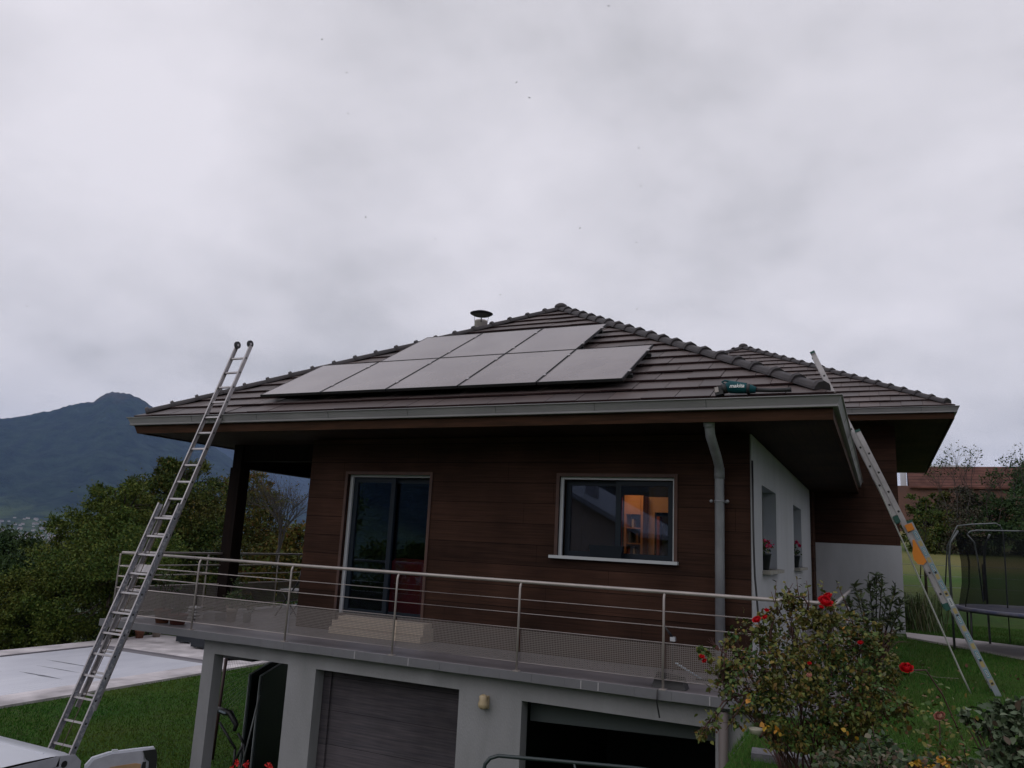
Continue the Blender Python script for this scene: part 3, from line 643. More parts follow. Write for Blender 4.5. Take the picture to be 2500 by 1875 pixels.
b = MB(); b.box(-3.42, -3.37, 13.1, 13.3, 0.9, 2.0); part(b, 'lit_door_post', mat('red_brown_post', (0.35, 0.08, 0.04), 0.7))
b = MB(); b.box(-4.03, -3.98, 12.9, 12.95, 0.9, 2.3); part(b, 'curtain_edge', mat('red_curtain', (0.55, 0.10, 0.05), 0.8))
ld = bpy.data.lights.new('room_lamp', 'AREA'); ld.energy = 6; ld.color = (1, 0.55, 0.27); ld.size = 0.25
lo_ = bpy.data.objects.new('room_lamp', ld); COL.objects.link(lo_); lo_.location = (-3.7, 12.45, 2.55); lo_.rotation_euler = (math.radians(-25), 0, 0)
lo_.rotation_euler = Vector((-0.05, -0.9, 0.75)).to_track_quat('Z', 'Y').to_euler()
lamp_t = MB(); lamp_t.lathe((-3.7, 12.45, 2.56), [(0.13, 0), (0.14, 0.06), (0.03, 0.12), (0.02, 0.19)], 14); tag(lamp_t.build('ceiling_lamp', 'white_frame'), 'small ceiling lamp lighting the shelf unit behind the window', 'lamp')
# ---- white side wall windows
for k, (y0, y1) in enumerate([(10.99, 12.57), (15.19, 16.77)]):
    b = MB(); b.box(XR - 0.12, XR + 0.10, y0 - 0.04, y1 + 0.04, 1.20, 1.25); sl = part(b, 'stone_sill', mat('stone_sill_%d' % k, (0.30, 0.29, 0.25), 0.9, var=(0.22, 0.21, 0.18), scale=9))
    fw = 0.06; b = MB(); x0, x1 = XR - 0.24, XR - 0.20
    b.box(x0, x1, y0, y0 + fw, 1.25, 2.38); b.box(x0, x1, y1 - fw, y1, 1.25, 2.38); b.box(x0, x1, y0 + fw, y1 - fw, 2.38 - fw, 2.38); b.box(x0, x1, y0 + fw, y1 - fw, 1.25, 1.25 + fw); fr = part(b, 'side_window', 'anthracite')
    b = MB(); b.box(x0 + 0.01, x0 + 0.02, y0 + fw, y1 - fw, 1.25 + fw, 2.38 - fw); b.build('glass_pane', 'glass', fr)
# ---- step in front of the door
b = MB(); b.box(-7.45, -5.86, 9.72, YW - 0.003, 0.004, 0.10); b.box(-7.45, -5.86, 9.78, YW - 0.003, 0.104, 0.19); b.box(-7.40, -5.90, 9.86, YW - 0.003, 0.194, 0.25); part(b, 'door_step', 'cream')
# ---- terrace slab
b = MB(); b.box(-10.83, -0.36, 8.555, YB, -0.095, -0.016, 1); b.box(-10.83, XL, YB, 21.0, -0.095, -0.016, 1); b.box(-10.81, -0.38, 8.575, YB, -0.0155, 0.0, 0); b.box(-10.81, XL, YB, 21.0, -0.0155, 0, 0)
slab = part(b, 'terrace_slab', ['deck_tile', 'concrete'])
b = MB(); x = -10.85; rr = random.Random(3)
while x < -0.4:
    L = 0.40; b.box(x + 0.001, min(x + L - 0.001, -0.36), 8.53, 8.554, -0.095 + rr.uniform(-0.002, 0.002), 0.003, 0)
    x += L
b.box(-10.86, -0.36, 8.549, 8.553, -0.085, 0.0045, 1)
for gx in (-3.06, -2.86, -1.66, -5.3, -6.1): b.box(gx, gx + 0.012, 8.526, 8.531, -0.09, 0.0, 1)
y = 8.6
while y < 20.5: b.box(-10.85, -10.832, y + 0.003, y + 0.397, -0.095, 0.003, 0); y += 0.4
b.build('edge_tiles', ['edge_tile', 'grout'], slab)
# ---- lower storey
G0 = -2.95
b = MB(); wall_with_holes(b, -8.82, -1.17, G0, -0.095, 8.70, 8.88, [(-8.61, -7.28, G0, -0.30), (-6.81, -4.655, G0, -0.31), (-3.83, -1.63, G0, -0.335)]); part(b, 'garage_front_wall', 'concrete')
b = MB(); pass
b = MB(); b.box(-7.28, -7.05, 8.883, 14, G0, -0.22); part(b, 'garage_side_wall', 'concrete')
b = MB(); b.box(-6.82, -6.69, 8.885, 8.96, G0, -0.31); b.box(-6.69, -4.65, 8.92, 8.96, G0, -0.30); part(b, 'garage_door', 'garage')
b = MB(); b.prism([(-3.84, 8.99, -0.60), (-1.62, 8.99, -0.52), (-1.62, 8.99, -0.30), (-3.84, 8.99, -0.30)], (0, 0.06, 0)); part(b, 'raised_garage_door', mat('dark_green_grey_door', (0.055, 0.068, 0.070), 0.6))
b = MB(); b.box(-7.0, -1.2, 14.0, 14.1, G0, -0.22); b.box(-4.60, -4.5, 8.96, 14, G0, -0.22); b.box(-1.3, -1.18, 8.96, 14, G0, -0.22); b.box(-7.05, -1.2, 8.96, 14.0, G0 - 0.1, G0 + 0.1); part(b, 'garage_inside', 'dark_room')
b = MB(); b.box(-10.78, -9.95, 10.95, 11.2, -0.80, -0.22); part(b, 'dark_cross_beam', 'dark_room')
b = MB(); b.box(-10.75, -10.5, 20.4, 20.65, G0, -0.22); b.box(-10.75, -10.5, 14.4, 14.65, G0, -0.22); part(b, 'rear_pillars', 'concrete')
b = MB(); b.lathe((-4.287, 8.62, -0.47), [(0.03, 0), (0.055, 0.02), (0.06, 0.06), (0.045, 0.10), (0.05, 0.14), (0.02, 0.16)], 12); b.box(-4.33, -4.245, 8.66, 8.70, -0.47, -0.33); part(b, 'wall_lamp', mat('beige_lamp', (0.42, 0.33, 0.20), 0.5))
# ---- downpipes
b = MB(); b.tube([(-1.78, 9.15, 3.07), (-1.78, 9.18, 2.93), (-1.78, 9.26, 2.80), (-1.79, 9.72, 2.60), (-1.80, 9.93, 2.50), (-1.805, 9.96, 2.38), (-1.805, 9.96, 0.01)], 0.058, 14); b.tube([(-1.805, 9.96, 2.36), (-1.805, 9.96, 2.50)], 0.064, 14); b.tube([(-1.78, 9.175, 2.90), (-1.78, 9.16, 3.0)], 0.065, 14); dp = part(b, 'downpipe', 'galv')
b = MB(); b.ball((-1.905, 9.95, 2.08), 0.022); b.ball((-1.705, 9.95, 2.08), 0.022); b.box(-1.88, -1.73, 10.0, 10.06, 2.065, 2.095); b.tube([(-1.805, 9.96, 2.068), (-1.805, 9.96, 2.092)], 0.066, 14); b.build('pipe_clamp', 'galv', dp)
b = MB(); b.tube([(-1.53, 8.60, -0.14), (-1.53, 8.60, -2.9)], 0.05, 12); part(b, 'lower_downpipe', mat('brown_grey_pipe', (0.12, 0.10, 0.095), 0.6))
b = MB(); b.tube([(-1.415, 10.04, 2.6), (-1.41, 10.03, 1.6), (-1.40, 10.02, 1.2), (-1.36, 10.0, 0.7), (-1.33, 9.98, 0.3), (-1.33, 9.98, 0.0)], 0.013, 6); part(b, 'wall_cable', 'black')
b = MB(); b.tube([(-2.19, 8.50, 0.01), (-2.20, 8.515, -0.12), (-2.17, 8.52, -0.27)], 0.008, 6); part(b, 'dangling_cable', 'black')

# ---- rear wing
WE, WYW = 18.6, 19.7
WXR, WXL = 1.636, -8.8
hipz = 4.753
b = MB(); b.box(-6, 0.40, WYW + 0.02, 30.0, 1.795, 4.51, 0); part(b, 'wing_clad_wall', 'cladding')
b = MB(); b.box(-6, 0.415, WYW, 30.0, -0.35, 1.795, 0); part(b, 'wing_white_base', 'render_white')
b = MB(); b.box(WXL + 0.15, WXR - 0.16, WE + 0.16, 30.5, 4.51, 4.53); part(b, 'wing_soffit', 'soffit')
b = MB(); a0, a1 = WXL + 0.105, WXR - 0.105
b.box(a0, a1, WE + 0.105, WE + 0.145, 4.49, 4.65); b.box(a1 - 0.04, a1, WE + 0.145, 30.6, 4.49, 4.65); part(b, 'wing_fascia', 'fascia')
gutter([(WXL + o_, WE + o_), (WXR - o_, WE + o_), (WXR - o_, 30.5)], hipz - 0.13, house)
hip_roof(WXL + 0.09, WXR - 0.09, WE + 0.09, hipz, 12, house, tiles=('front', 'right'), nm='wing_roof')

# ================================================================ solar panels (each its own thing)
def panel_at(x, y):
    h = 0.15; z = ez + h + K * (y - GY); return Vector((x, y, z))
vdir = Vector((0, cs, K * cs)); nrm = Vector((0, -K * cs, cs)); PW, PL = 1.212, 1.49 / cs
def make_panel(x, y, label):
    org = panel_at(x, y); t = thing('solar_panel', label, 'solar panel', org, 'solar panels on the front roof slope')
    g = 0.010; u = Vector((1, 0, 0)); c = org + u * PW / 2 + vdir * PL / 2
    b = MB(); fw = 0.012; hx, hy = PW / 2 - g, PL / 2 - g
    for sx in (-1, 1): b.obox(c + u * sx * (hx - fw / 2), u * fw / 2, vdir * hy, nrm * 0.020)
    for sy in (-1, 1): b.obox(c + vdir * sy * (hy - fw / 2), u * (hx - fw), vdir * fw / 2, nrm * 0.020)
    b.obox(c - nrm * 0.018, u * (hx - fw), vdir * (hy - fw), nrm * 0.002)
    b.build('frame', 'black', t)
    b = MB(); b.obox(c + nrm * 0.014, u * (hx - fw), vdir * (hy - fw), nrm * 0.003); b.build('glass_face', 'pv', t)
    b = MB()
    for f in (0.2, 0.8): b.obox(org + vdir * PL * f + nrm * 0.022 + u * (PW), u * 0.018, vdir * 0.03, nrm * 0.006)
    b.build('clamp', 'alu', t)
    b = MB()
    for f in (0.2, 0.8): b.obox(org + vdir * PL * f + u * PW / 2 - nrm * 0.05, u * PW / 2 * (1.06 if x > -4.3 else 1), vdir * 0.02, nrm * 0.025)
    b.build('mounting_rail', 'black', t)
    return t
PX0 = -8.965; Y1, Y2 = 9.36, 10.85
ordn = ['leftmost', 'second from left', 'middle', 'second from right', 'rightmost']
for i in range(5): make_panel(PX0 + i * PW, Y1, ordn[i] + ' dark solar panel of the lower row, just above the gutter')
for i, nm in zip((1, 2, 3), ('left', 'middle', 'right')): make_panel(PX0 + i * PW, Y2, nm + ' dark solar panel of the upper row of three, near the ridge')

# ================================================================ railing
rail = thing('terrace_railing', 'brushed steel terrace railing with thin bars and a perforated lower panel', 'railing', (-5, 8.6, 0))
RY, RXL, RXR = 8.60, -10.68, -0.44
b = MB(); b.tube([(RXL, 19.5, 1.0), (RXL, RY + 0.06, 1.0), (RXL + 0.02, RY + 0.02, 1.0), (RXL + 0.06, RY, 1.0), (RXR - 0.05, RY, 1.005), (RXR - 0.015, RY + 0.015, 1.005), (RXR, RY + 0.05, 1.005), (RXR, 12.6, 1.0)], 0.021, 10); b.build('handrail', 'steel', rail)
for z in (0.80, 0.645, 0.475, 0.10):
    b = MB(); b.tube([(RXL, 19.5, z), (RXL, RY, z), (RXR, RY, z), (RXR, 12.0, z)], 0.0105, 8); b.build('bar', 'bar', rail)
def post(x, y, dx, dy, m='steel'):
    b = MB(); b.tube([(x, y, -0.03), (x, y, 0.93), (x + dx * 0.4, y + dy * 0.4, 0.965), (x + dx, y + dy, 0.985)], 0.0135, 8); b.obox((x, y, 0.008), (0.035, 0, 0), (0, 0.035, 0), (0, 0, 0.006)); b.build('post', m, rail)
for i in range(5): post(-8.976 + 1.707 * i, RY - 0.035, 0, 0.03)
post(RXL + 0.0, RY + 0.0, 0, 0); post(RXR, RY, 0, 0)
for i in range(1, 7): post(RXL - 0.03, RY + 1.8 * i, 0.03, 0)
def mesh_panel(p0, p1, z0, z1, pitch=0.0195, w=0.0034):
    p0, p1 = Vector(p0), Vector(p1); L = (p1 - p0).length; d = (p1 - p0) / L; nn = Vector((-d.y, d.x, 0)); b = MB(); n = int(L / pitch)
    for i in range(n + 1): b.obox(p0 + d * (i * pitch) + Vector((0, 0, (z0 + z1) / 2)), d * w, nn * 0.0012, (0, 0, (z1 - z0) / 2))
    m = int((z1 - z0) / pitch)
    for i in range(m + 1): b.obox((p0 + p1) / 2 + Vector((0, 0, z0 + i * pitch)), d * L / 2, nn * 0.0016, (0, 0, w))
    b.build('perforated_panel', 'wire', rail)
xsr = [RXL + 0.02] + [-8.976 + 1.707 * i for i in range(5)] + [RXR - 0.03]
for a, c in zip(xsr, xsr[1:]): mesh_panel((a + 0.02, RY, 0), (c - 0.02, RY, 0), 0.115, 0.465)
for i in range(5): mesh_panel((RXL, RY + 0.03 + 1.8 * i, 0), (RXL, RY + 1.75 + 1.8 * i, 0), 0.115, 0.465, 0.03, 0.006)
# ================================================================ ladders
def ladder_section(name, parent, foot, top, wid, wdir, n_r, first, mats, depth=0.065, wd=0.025, rung_mat='alu', holes=None, pitch=0.28):
    foot, top, wdir = Vector(foot), Vector(top), Vector(wdir).normalized(); d = (top - foot).normalized(); nn = d.cross(wdir).normalized()
    b = MB()
    for sgn in (-1, 1):
        c0, c1 = foot + wdir * sgn * wid / 2, top + wdir * sgn * wid / 2
        b.obox((c0 + c1) / 2, wdir * 0.0035, nn * depth / 2, (c1 - c0) / 2, 0)                       # web of the channel
        for f in (-1, 1): b.obox((c0 + c1) / 2 - wdir * sgn * 0.010 + nn * f * depth / 2, wdir * 0.0125, nn * 0.003, (c1 - c0) / 2, 1)   # flanges
        for k in range(n_r):                                                                       # rung ends in the web
            p = c0 + d * (first + k * pitch) + wdir * sgn * 0.0045
            b.obox(p, wdir * 0.0015, nn * 0.013, d * 0.013, 2)
    sec = b.build(name, mats + ['black'], parent)
    for k in range(n_r):
        p = foot + d * (first + k * pitch)
        m = MB(); m.obox(p, wdir * (wid / 2 - 0.004), nn * 0.014, d * 0.013); m.build('rung', rung_mat, sec)
    return sec, d, nn
XLc = -9.505; sl = 0.3666
def lad(z, off=0.0): return Vector((XLc, 8.985 - (3.2 - z) * sl + off, z))
L1 = thing('extension_ladder', 'long aluminium extension ladder with wheels at its top leaning on the left of the gutter', 'ladder', (XLc, 6.8, -2.85), 'ladders leaning on the roof gutters')
s1, dL, nL = ladder_section('upper_section', L1, lad(-0.95, -0.005), lad(4.43, -0.005), 0.335, (1, 0, 0), 20, 0.17, ['alu', 'alu'], depth=0.06)
s2, _, _ = ladder_section('lower_section', L1, lad(-2.85, -0.085), lad(1.76, -0.085), 0.43, (1, 0, 0), 17, 0.20, ['alu_stain', 'alu'], depth=0.075)
for sgn in (-1, 1):
    m = MB(); c = lad(4.465, -0.02) + Vector((sgn * 0.14, 0, 0)); m.tube([c - Vector((0.016, 0, 0)), c + Vector((0.016, 0, 0))], 0.062, 18); m.tube([c - Vector((0.02, 0, 0)), c + Vector((0.02, 0, 0))], 0.02, 10, mi=1); m.build('wall_wheel', [mat('grey_rubber', (0.035, 0.037, 0.042), 0.7), 'alu'], s1)
m = MB(); m.obox(lad(0.83, -0.03), (0.19, 0, 0), nL * 0.004, dL * 0.055); m.build('guide_plate', 'alu', s2)
m = MB(); m.tube([lad(1.5, -0.07) + Vector((-0.02, 0, 0)), lad(0.2, -0.08) + Vector((0.01, 0, 0)), lad(-1.2, -0.10), lad(-2.5, -0.08) + Vector((-0.02, 0, 0))], 0.006, 6); m.build('rope', mat('brown_rope', (0.10, 0.075, 0.06), 0.9), L1)

YR_ = 11.62
def ladr(z, off=0.0): return Vector((1.160 - 0.4195 * (z + 0.10) + off, YR_ + 0.17, z))
L2 = thing('extension_ladder', 'three-part aluminium ladder with blue and yellow stickers leaning on the right of the gutter', 'ladder', (1.16, YR_, -0.1), 'ladders leaning on the roof gutters')
wv = (0, 1, 0)
a1, dR, nR = ladder_section('upper_section', L2, ladr(2.05, -0.075), ladr(4.33, -0.075), 0.30, wv, 8, 0.15, ['alu', 'alu'], depth=0.06)
a2, _, _ = ladder_section('middle_section', L2, ladr(0.96, -0.005), ladr(3.18, -0.005), 0.34, wv, 8, 0.12, ['alu', 'alu'], depth=0.06)
a3, _, _ = ladder_section('lower_section', L2, ladr(-0.10, 0.065), ladr(1.96, 0.065), 0.38, wv, 7, 0.16, [mat('bluish_aluminium', (0.28, 0.32, 0.36), 0.45, 0.4), 'alu'], depth=0.06)
cap = mat('green_plastic', (0.01, 0.07, 0.055), 0.5)
for z, off, par in ((4.345, -0.075, a1), (3.195, -0.005, a2), (1.975, 0.065, a3), (2.0, -0.075, a1), (0.92, -0.005, a2), (-0.09, 0.065, a3)):
    for sg in (-1, 1):
        m = MB(); p = ladr(z, off) + Vector((0, sg * 0.17, 0)); m.obox(p, (0, 0.016, 0), nR * 0.034, dR * (0.015 if z > 2.5 or z == 1.975 else 0.045)); m.build('end_cap', cap, par)
sb_, sy, sd_ = mat('blue_sticker', (0.10, 0.24, 0.30), 0.5), mat('yellow_sticker', (0.36, 0.29, 0.12), 0.5), mat('sticker_print', (0.03, 0.05, 0.07), 0.5)
wp = mat('sticker_white', (0.5, 0.52, 0.52), 0.5)
for k in range(9):
    z = 1.80 - k * 0.205; p = ladr(z, 0.065) + Vector((0, -0.17 - 0.0250, 0))
    m = MB(); m.obox(p, dR * 0.052, nR * 0.022, (0, 0.0008, 0), 0 if k != 4 else 1)
    m.obox(p + Vector((0, -0.001, 0)), dR * 0.040, nR * 0.012, (0, 0.0006, 0), 1)
    for q in range(4): m.obox(p + dR * (0.028 - 0.018 * q) + Vector((0, -0.002, 0)), dR * 0.005, nR * 0.008, (0, 0.0005, 0), 2)
    m.build('blue_label', [sb_, wp, sd_], a3)
    p = p - dR * 0.112; m = MB(); m.obox(p, dR * 0.034, nR * 0.020, (0, 0.0008, 0)); m.build('yellow_label', sy, a3)
orange = mat('orange_plastic', (0.62, 0.20, 0.012), 0.5)
m = MB(); p = ladr(1.90, 0.03) + Vector((0, -0.20, 0)); m.obox(p, dR * 0.045, nR * 0.045, (0, 0.012, 0)); m.build('orange_clip', orange, L2)
m = MB(); p = ladr(1.58, -0.01) + Vector((0, -0.205, 0))
prof = [(-0.16, -0.02), (-0.13, -0.075), (-0.06, -0.095), (0.02, -0.075), (0.10, -0.03), (0.17, -0.005), (0.17, 0.02), (-0.13, 0.035)]
m.prism([p + dR * a + nR * (-c if nR.x > 0 else c) * -1 for a, c in prof], (0, 0.02, 0)); m.build('orange_lever', orange, L2)
m = MB(); m.tube([(-0.20, 11.66, 2.96), (0.325, 11.62, 1.545), (0.851, 11.6, 0.10), (0.93, 11.6, -0.10)], 0.012, 6); m.build('stay_pole', mat('pale_grey_pole', (0.30, 0.31, 0.28), 0.6), L2)

# ================================================================ leaf blower in the gutter (wordmark on its side)
BL = thing('leaf_blower', 'teal and black cordless leaf blower lying in the gutter at the right of the roof', 'leaf blower', (-1.3, 9.06, 3.25))
teal = mat('teal_plastic', (0.004, 0.060, 0.072), 0.6, spec=0.2); blk = mat('black_plastic', (0.015, 0.016, 0.018), 0.55)
bx, by, bz = -1.30, 9.02, 3.285
m = MB(); m.tube([(bx - 0.25, by, bz + 0.045), (bx - 0.20, by, bz + 0.052), (bx - 0.10, by, bz + 0.035), (bx + 0.02, by, bz + 0.020), (bx + 0.08, by, bz + 0.005)], 0.06, 16, rs=[0.055, 0.075, 0.066, 0.052, 0.035]); body = m.build('body', teal, BL)
m = MB(); m.tube([(bx + 0.07, by, bz + 0.008), (bx + 0.25, by, bz - 0.005), (bx + 0.44, by + 0.01, bz - 0.002), (bx + 0.46, by + 0.01, bz)], 0.03, 12, rs=[0.026, 0.023, 0.026, 0.030]); m.build('nozzle', blk, BL)
m = MB(); m.tube([(bx - 0.02, by, bz + 0.024), (bx + 0.015, by, bz + 0.022)], 0.060, 16); m.tube([(bx - 0.30, by, bz + 0.03), (bx - 0.24, by, bz + 0.04)], 0.06, 12); m.build('grip_band', blk, BL)
m = MB(); m.obox((bx - 0.33, by - 0.01, bz + 0.005), (0.045, 0, 0.01), (0, 0.045, 0), (-0.008, 0, 0.048)); m.build('battery', blk, BL)
m = MB(); m.obox((bx - 0.378, by - 0.02, bz + 0.02), (0.004, 0, 0), (0, 0.025, 0), (0, 0, 0.028)); m.obox((bx - 0.352, by - 0.058, bz + 0.015), (0.02, 0, 0.004), (0, 0.003, 0), (-0.004, 0, 0.03)); m.build('vent', 'steel', BL)
m = MB(); m.tube([(bx - 0.26, by, bz + 0.08), (bx - 0.30, by, bz + 0.115), (bx - 0.27, by, bz + 0.13), (bx - 0.12, by, bz + 0.10), (bx - 0.02, by, bz + 0.08)], 0.012, 8); m.build('handle', teal, BL)
cu = bpy.data.curves.new('wordmark', 'FONT'); cu.body = 'makita'; cu.size = 0.062; cu.shear = 0.3; cu.extrude = 0.001; cu.offset = 0.0012; cu.resolution_u = 3
to = bpy.data.objects.new('wordmark_tmp', cu); COL.objects.link(to); bpy.context.view_layer.update()
me = bpy.data.meshes.new_from_object(to.evaluated_get(bpy.context.evaluated_depsgraph_get())); bpy.data.objects.remove(to)
me.materials.clear(); me.materials.append(mat('white_print', (0.7, 0.72, 0.72), 0.5)); wo = bpy.data.objects.new('wordmark', me); COL.objects.link(wo)
wo.parent = body; wo.location = (bx - 0.205, by - 0.0795, bz + 0.030); wo.rotation_euler = (math.radians(90 - 12), 0, 0); wo.rotation_euler = (math.radians(82), 0, math.radians(4))

# ================================================================ pots and things on the terrace
terra = mat('terracotta', (0.24, 0.10, 0.055), 0.85, var=(0.11, 0.045, 0.028), scale=14); palep = mat('pale_pot', (0.30, 0.25, 0.20), 0.8, var=(0.22, 0.19, 0.16), scale=10)
M['plant'] = mat('plant_leaf', (0.035, 0.065, 0.018), 0.6, island=[(3, (0.030, 0.060, 0.016)), (2, (0.055, 0.085, 0.022)), (1, (0.08, 0.075, 0.03))])
def pot(x, y, z, r, h, m, label, plant=None, pr=0.2, seed=1, pm='plant', group=None, leaf=0.06, n=260):
    t = thing('flower_pot', label, 'flower pot', (x, y, z), group)
    b = MB(); b.lathe((x, y, z), [(r * 0.72, 0), (r * 0.95, h * 0.8), (r * 1.03, h * 0.82), (r * 1.05, h), (r * 0.9, h), (r * 0.85, h * 0.9)], 18); b.build('pot', m, t)
    if plant:
        rr = np.random.default_rng(seed); P, D = clumps([(x, y, z + h + plant * 0.5, pr, pr, plant * 0.55)], n, rr, 10, 0.2)
        leaf_obj('plant', leaf_mesh(P, D, leaf, 0.4, r=rr), pm, t)
        b = MB(); rq = random.Random(seed)
        for k in range(6): b.tube([(x, y, z + h * 0.8), (x + rq.uniform(-pr, pr) * 0.6, y + rq.uniform(-pr, pr) * 0.6, z + h + plant * 0.8)], 0.004, 4)
        b.build('stem', 'bark', t)
    return t
pot(-9.90, 8.86, 0.004, 0.125, 0.20, terra, 'round terracotta pot at the terrace edge, nearer the ladder, with a tall green plant', 0.55, 0.17, 2)
pot(-9.60, 8.88, 0.004, 0.14, 0.15, mat('red_terracotta', (0.19, 0.06, 0.045), 0.8), 'low wide reddish terracotta bowl at the terrace edge', 0.18, 0.10, 3, n=90)
pot(-9.36, 9.72, 0.004, 0.085, 0.21, palep, 'cream pot with a leafy plant behind the terrace railing', 0.42, 0.13, 4)
pot(-9.17, 9.86, 0.004, 0.075, 0.18, mat('grey_pot', (0.25, 0.26, 0.26), 0.8), 'grey pot beside the cream one on the terrace', 0.26, 0.09, 5, n=140)
pot(-9.62, 9.98, 0.004, 0.09, 0.22, terra, 'small brown pot with a dry plant behind the white stacked bags', 0.24, 0.08, 6, n=90)
bg_ = thing('stacked_bags', 'small stack of white folded bags on the terrace floor', 'bag', (-9.85, 9.55, 0)); wbag = mat('white_bag', (0.42, 0.41, 0.41), 0.8, var=(0.3, 0.3, 0.3), scale=12)
for k in range(4): b = MB(); b.ball((-9.95 + 0.02 * (k % 2), 9.50, 0.035 + 0.05 * k), 0.1, 12, 6, sc=(1.25, 1.0, 0.32)); b.build('bag', wbag, bg_)
cr_ = thing('paving_slabs', 'low pile of grey paving slabs next to the white bags on the terrace', 'slab pile', (-9.65, 9.6, 0))
for k in range(3): b = MB(); b.box(-9.80 + 0.01 * k, -9.53, 9.55, 9.78 - 0.01 * k, 0.002 + 0.045 * k, 0.043 + 0.045 * k); b.build('slab', 'edge_tile', cr_)
ch = thing('folding_chair', 'black folding garden chair with a pale seat beside the brown house wall', 'chair', (-9.3, 11.2, 0))
sx_, sy_ = -9.32, 11.15
b = MB(); b.obox((sx_, sy_, 0.45), (0.20, 0, 0), (0, 0.19, 0), (0, 0, 0.010)); b.build('seat', mat('pale_seat', (0.3, 0.29, 0.30), 0.6), ch)
for s_ in (-1, 1):
    b = MB(); b.tube([(sx_ - 0.24, sy_ + s_ * 0.2, 0.0), (sx_ + 0.20, sy_ + s_ * 0.2, 0.60), (sx_ + 0.27, sy_ + s_ * 0.2, 0.90)], 0.012, 6); b.build('leg', 'black', ch)
    b = MB(); b.tube([(sx_ + 0.24, sy_ + s_ * 0.18, 0.0), (sx_ - 0.18, sy_ + s_ * 0.18, 0.45)], 0.012, 6); b.build('leg', 'black', ch)
b = MB(); b.obox((sx_ + 0.25, sy_, 0.84), (0.008, 0, -0.002), (0, 0.2, 0), (0.012, 0, 0.055)); b.build('backrest', 'black', ch)
pl = MB(); pl.prism([(-3.50, 9.995, 1.312), (-3.08, 9.995, 1.312), (-3.06, 9.985, 1.47), (-3.52, 9.985, 1.47)], (0, 0.10, 0)); tag(pl.build('window_box', mat('anthracite_planter', (0.007, 0.011, 0.017), 0.7, spec=0.2)), 'empty anthracite plastic planter box on the white window sill', 'planter')
red = mat('red_petals', (0.50, 0.003, 0.010), 0.65, spec=0.2, var=(0.40, 0.002, 0.008), scale=60)
pink = mat('magenta_petals', (0.60, 0.01, 0.10), 0.6)
def geranium(x, y, z, label, blooms, seed, n=150):
    t = thing('geranium_pot', label, 'flower pot', (x, y, z))
    b = MB(); b.lathe((x, y, z), [(0.085, 0), (0.115, 0.20), (0.125, 0.20), (0.125, 0.225), (0.10, 0.22)], 16); b.build('pot', mat('black_pot', (0.02, 0.025, 0.028), 0.6), t)
    rr = np.random.default_rng(seed); P, D = clumps([(x, y, z + 0.31, 0.12, 0.13, 0.09)], n, rr, 8, 0.25); leaf_obj('leaves', leaf_mesh(P, D, 0.05, 0.8, r=rr), 'plant', t)
    for (bx_, by_, bz_, r_) in blooms:
        m = MB(); m.tube([(x, y, z + 0.22), (x + bx_, y + by_, z + bz_)], 0.003, 4); m.build('stem', 'bark', t)
        P = np.array([x + bx_, y + by_, z + bz_]) + rr.normal(size=(60, 3)) * r_ * 0.5; leaf_obj('bloom', leaf_mesh(P, (P - P.mean(0)) * 20, 0.03, 0.9, r=rr), pink, t)
geranium(-1.47, 11.25, 1.252, 'dark pot of bright pink geranium on the nearer sill of the white wall', [(0.08, -0.02, 0.34, 0.05), (-0.06, -0.05, 0.38, 0.03), (0.0, 0.05, 0.37, 0.025)], 8)
geranium(-1.47, 15.45, 1.252, 'dark pot with a yellowing straggly geranium on the farther sill of the white wall', [(0.06, 0, 0.46, 0.015), (0.11, 0, 0.40, 0.012)], 9, 120)
tag(MB().add([(-2.30, 8.66, 0.004), (-1.93, 8.66, 0.004), (-1.93, 8.84, 0.004), (-2.30, 8.84, 0.004), (-2.26, 8.69, 0.13), (-1.98, 8.69, 0.11), (-1.97, 8.81, 0.12), (-2.27, 8.81, 0.15)], [(3, 2, 1, 0), (4, 5, 6, 7), (0, 1, 5, 4), (1, 2, 6, 5), (2, 3, 7, 6), (3, 0, 4, 7)]).build('tool_bag', 'black'), 'black tool bag on the terrace floor by the railing foot', 'bag')
br = thing('broom', 'pale-handled tool leaning between the railing and the downpipe', 'broom', (-1.95, 9.6, 0))
b = MB(); b.tube([(-2.16, 9.2, 0.20), (-1.92, 9.45, 0.02)], 0.012, 8); b.build('handle', mat('pale_blue_handle', (0.35, 0.42, 0.48), 0.5), br)
b = MB(); b.obox((-1.90, 9.47, 0.015), (0.09, 0.02, 0), (-0.01, 0.03, 0), (0, 0, 0.012)); b.build('head', 'black', br)
fl = thing('nozzle_stand', 'small dark angled nozzle on a white clamp behind the railing panel', 'nozzle', (-2.36, 9.9, 0))  # small nozzle on a stand, holds no lamp
b = MB(); b.tube([(-2.36, 9.88, 0.36), (-2.36, 9.88, 0.0)], 0.008, 6); b.build('stand', 'black', fl)
b = MB(); b.box(-2.39, -2.33, 9.85, 9.91, 0.36, 0.41); b.build('clamp', 'white_frame', fl)
b = MB(); b.tube([(-2.37, 9.87, 0.41), (-2.46, 9.86, 0.53)], 0.014, 8, rs=[0.018, 0.009]); b.build('nozzle', 'black', fl)

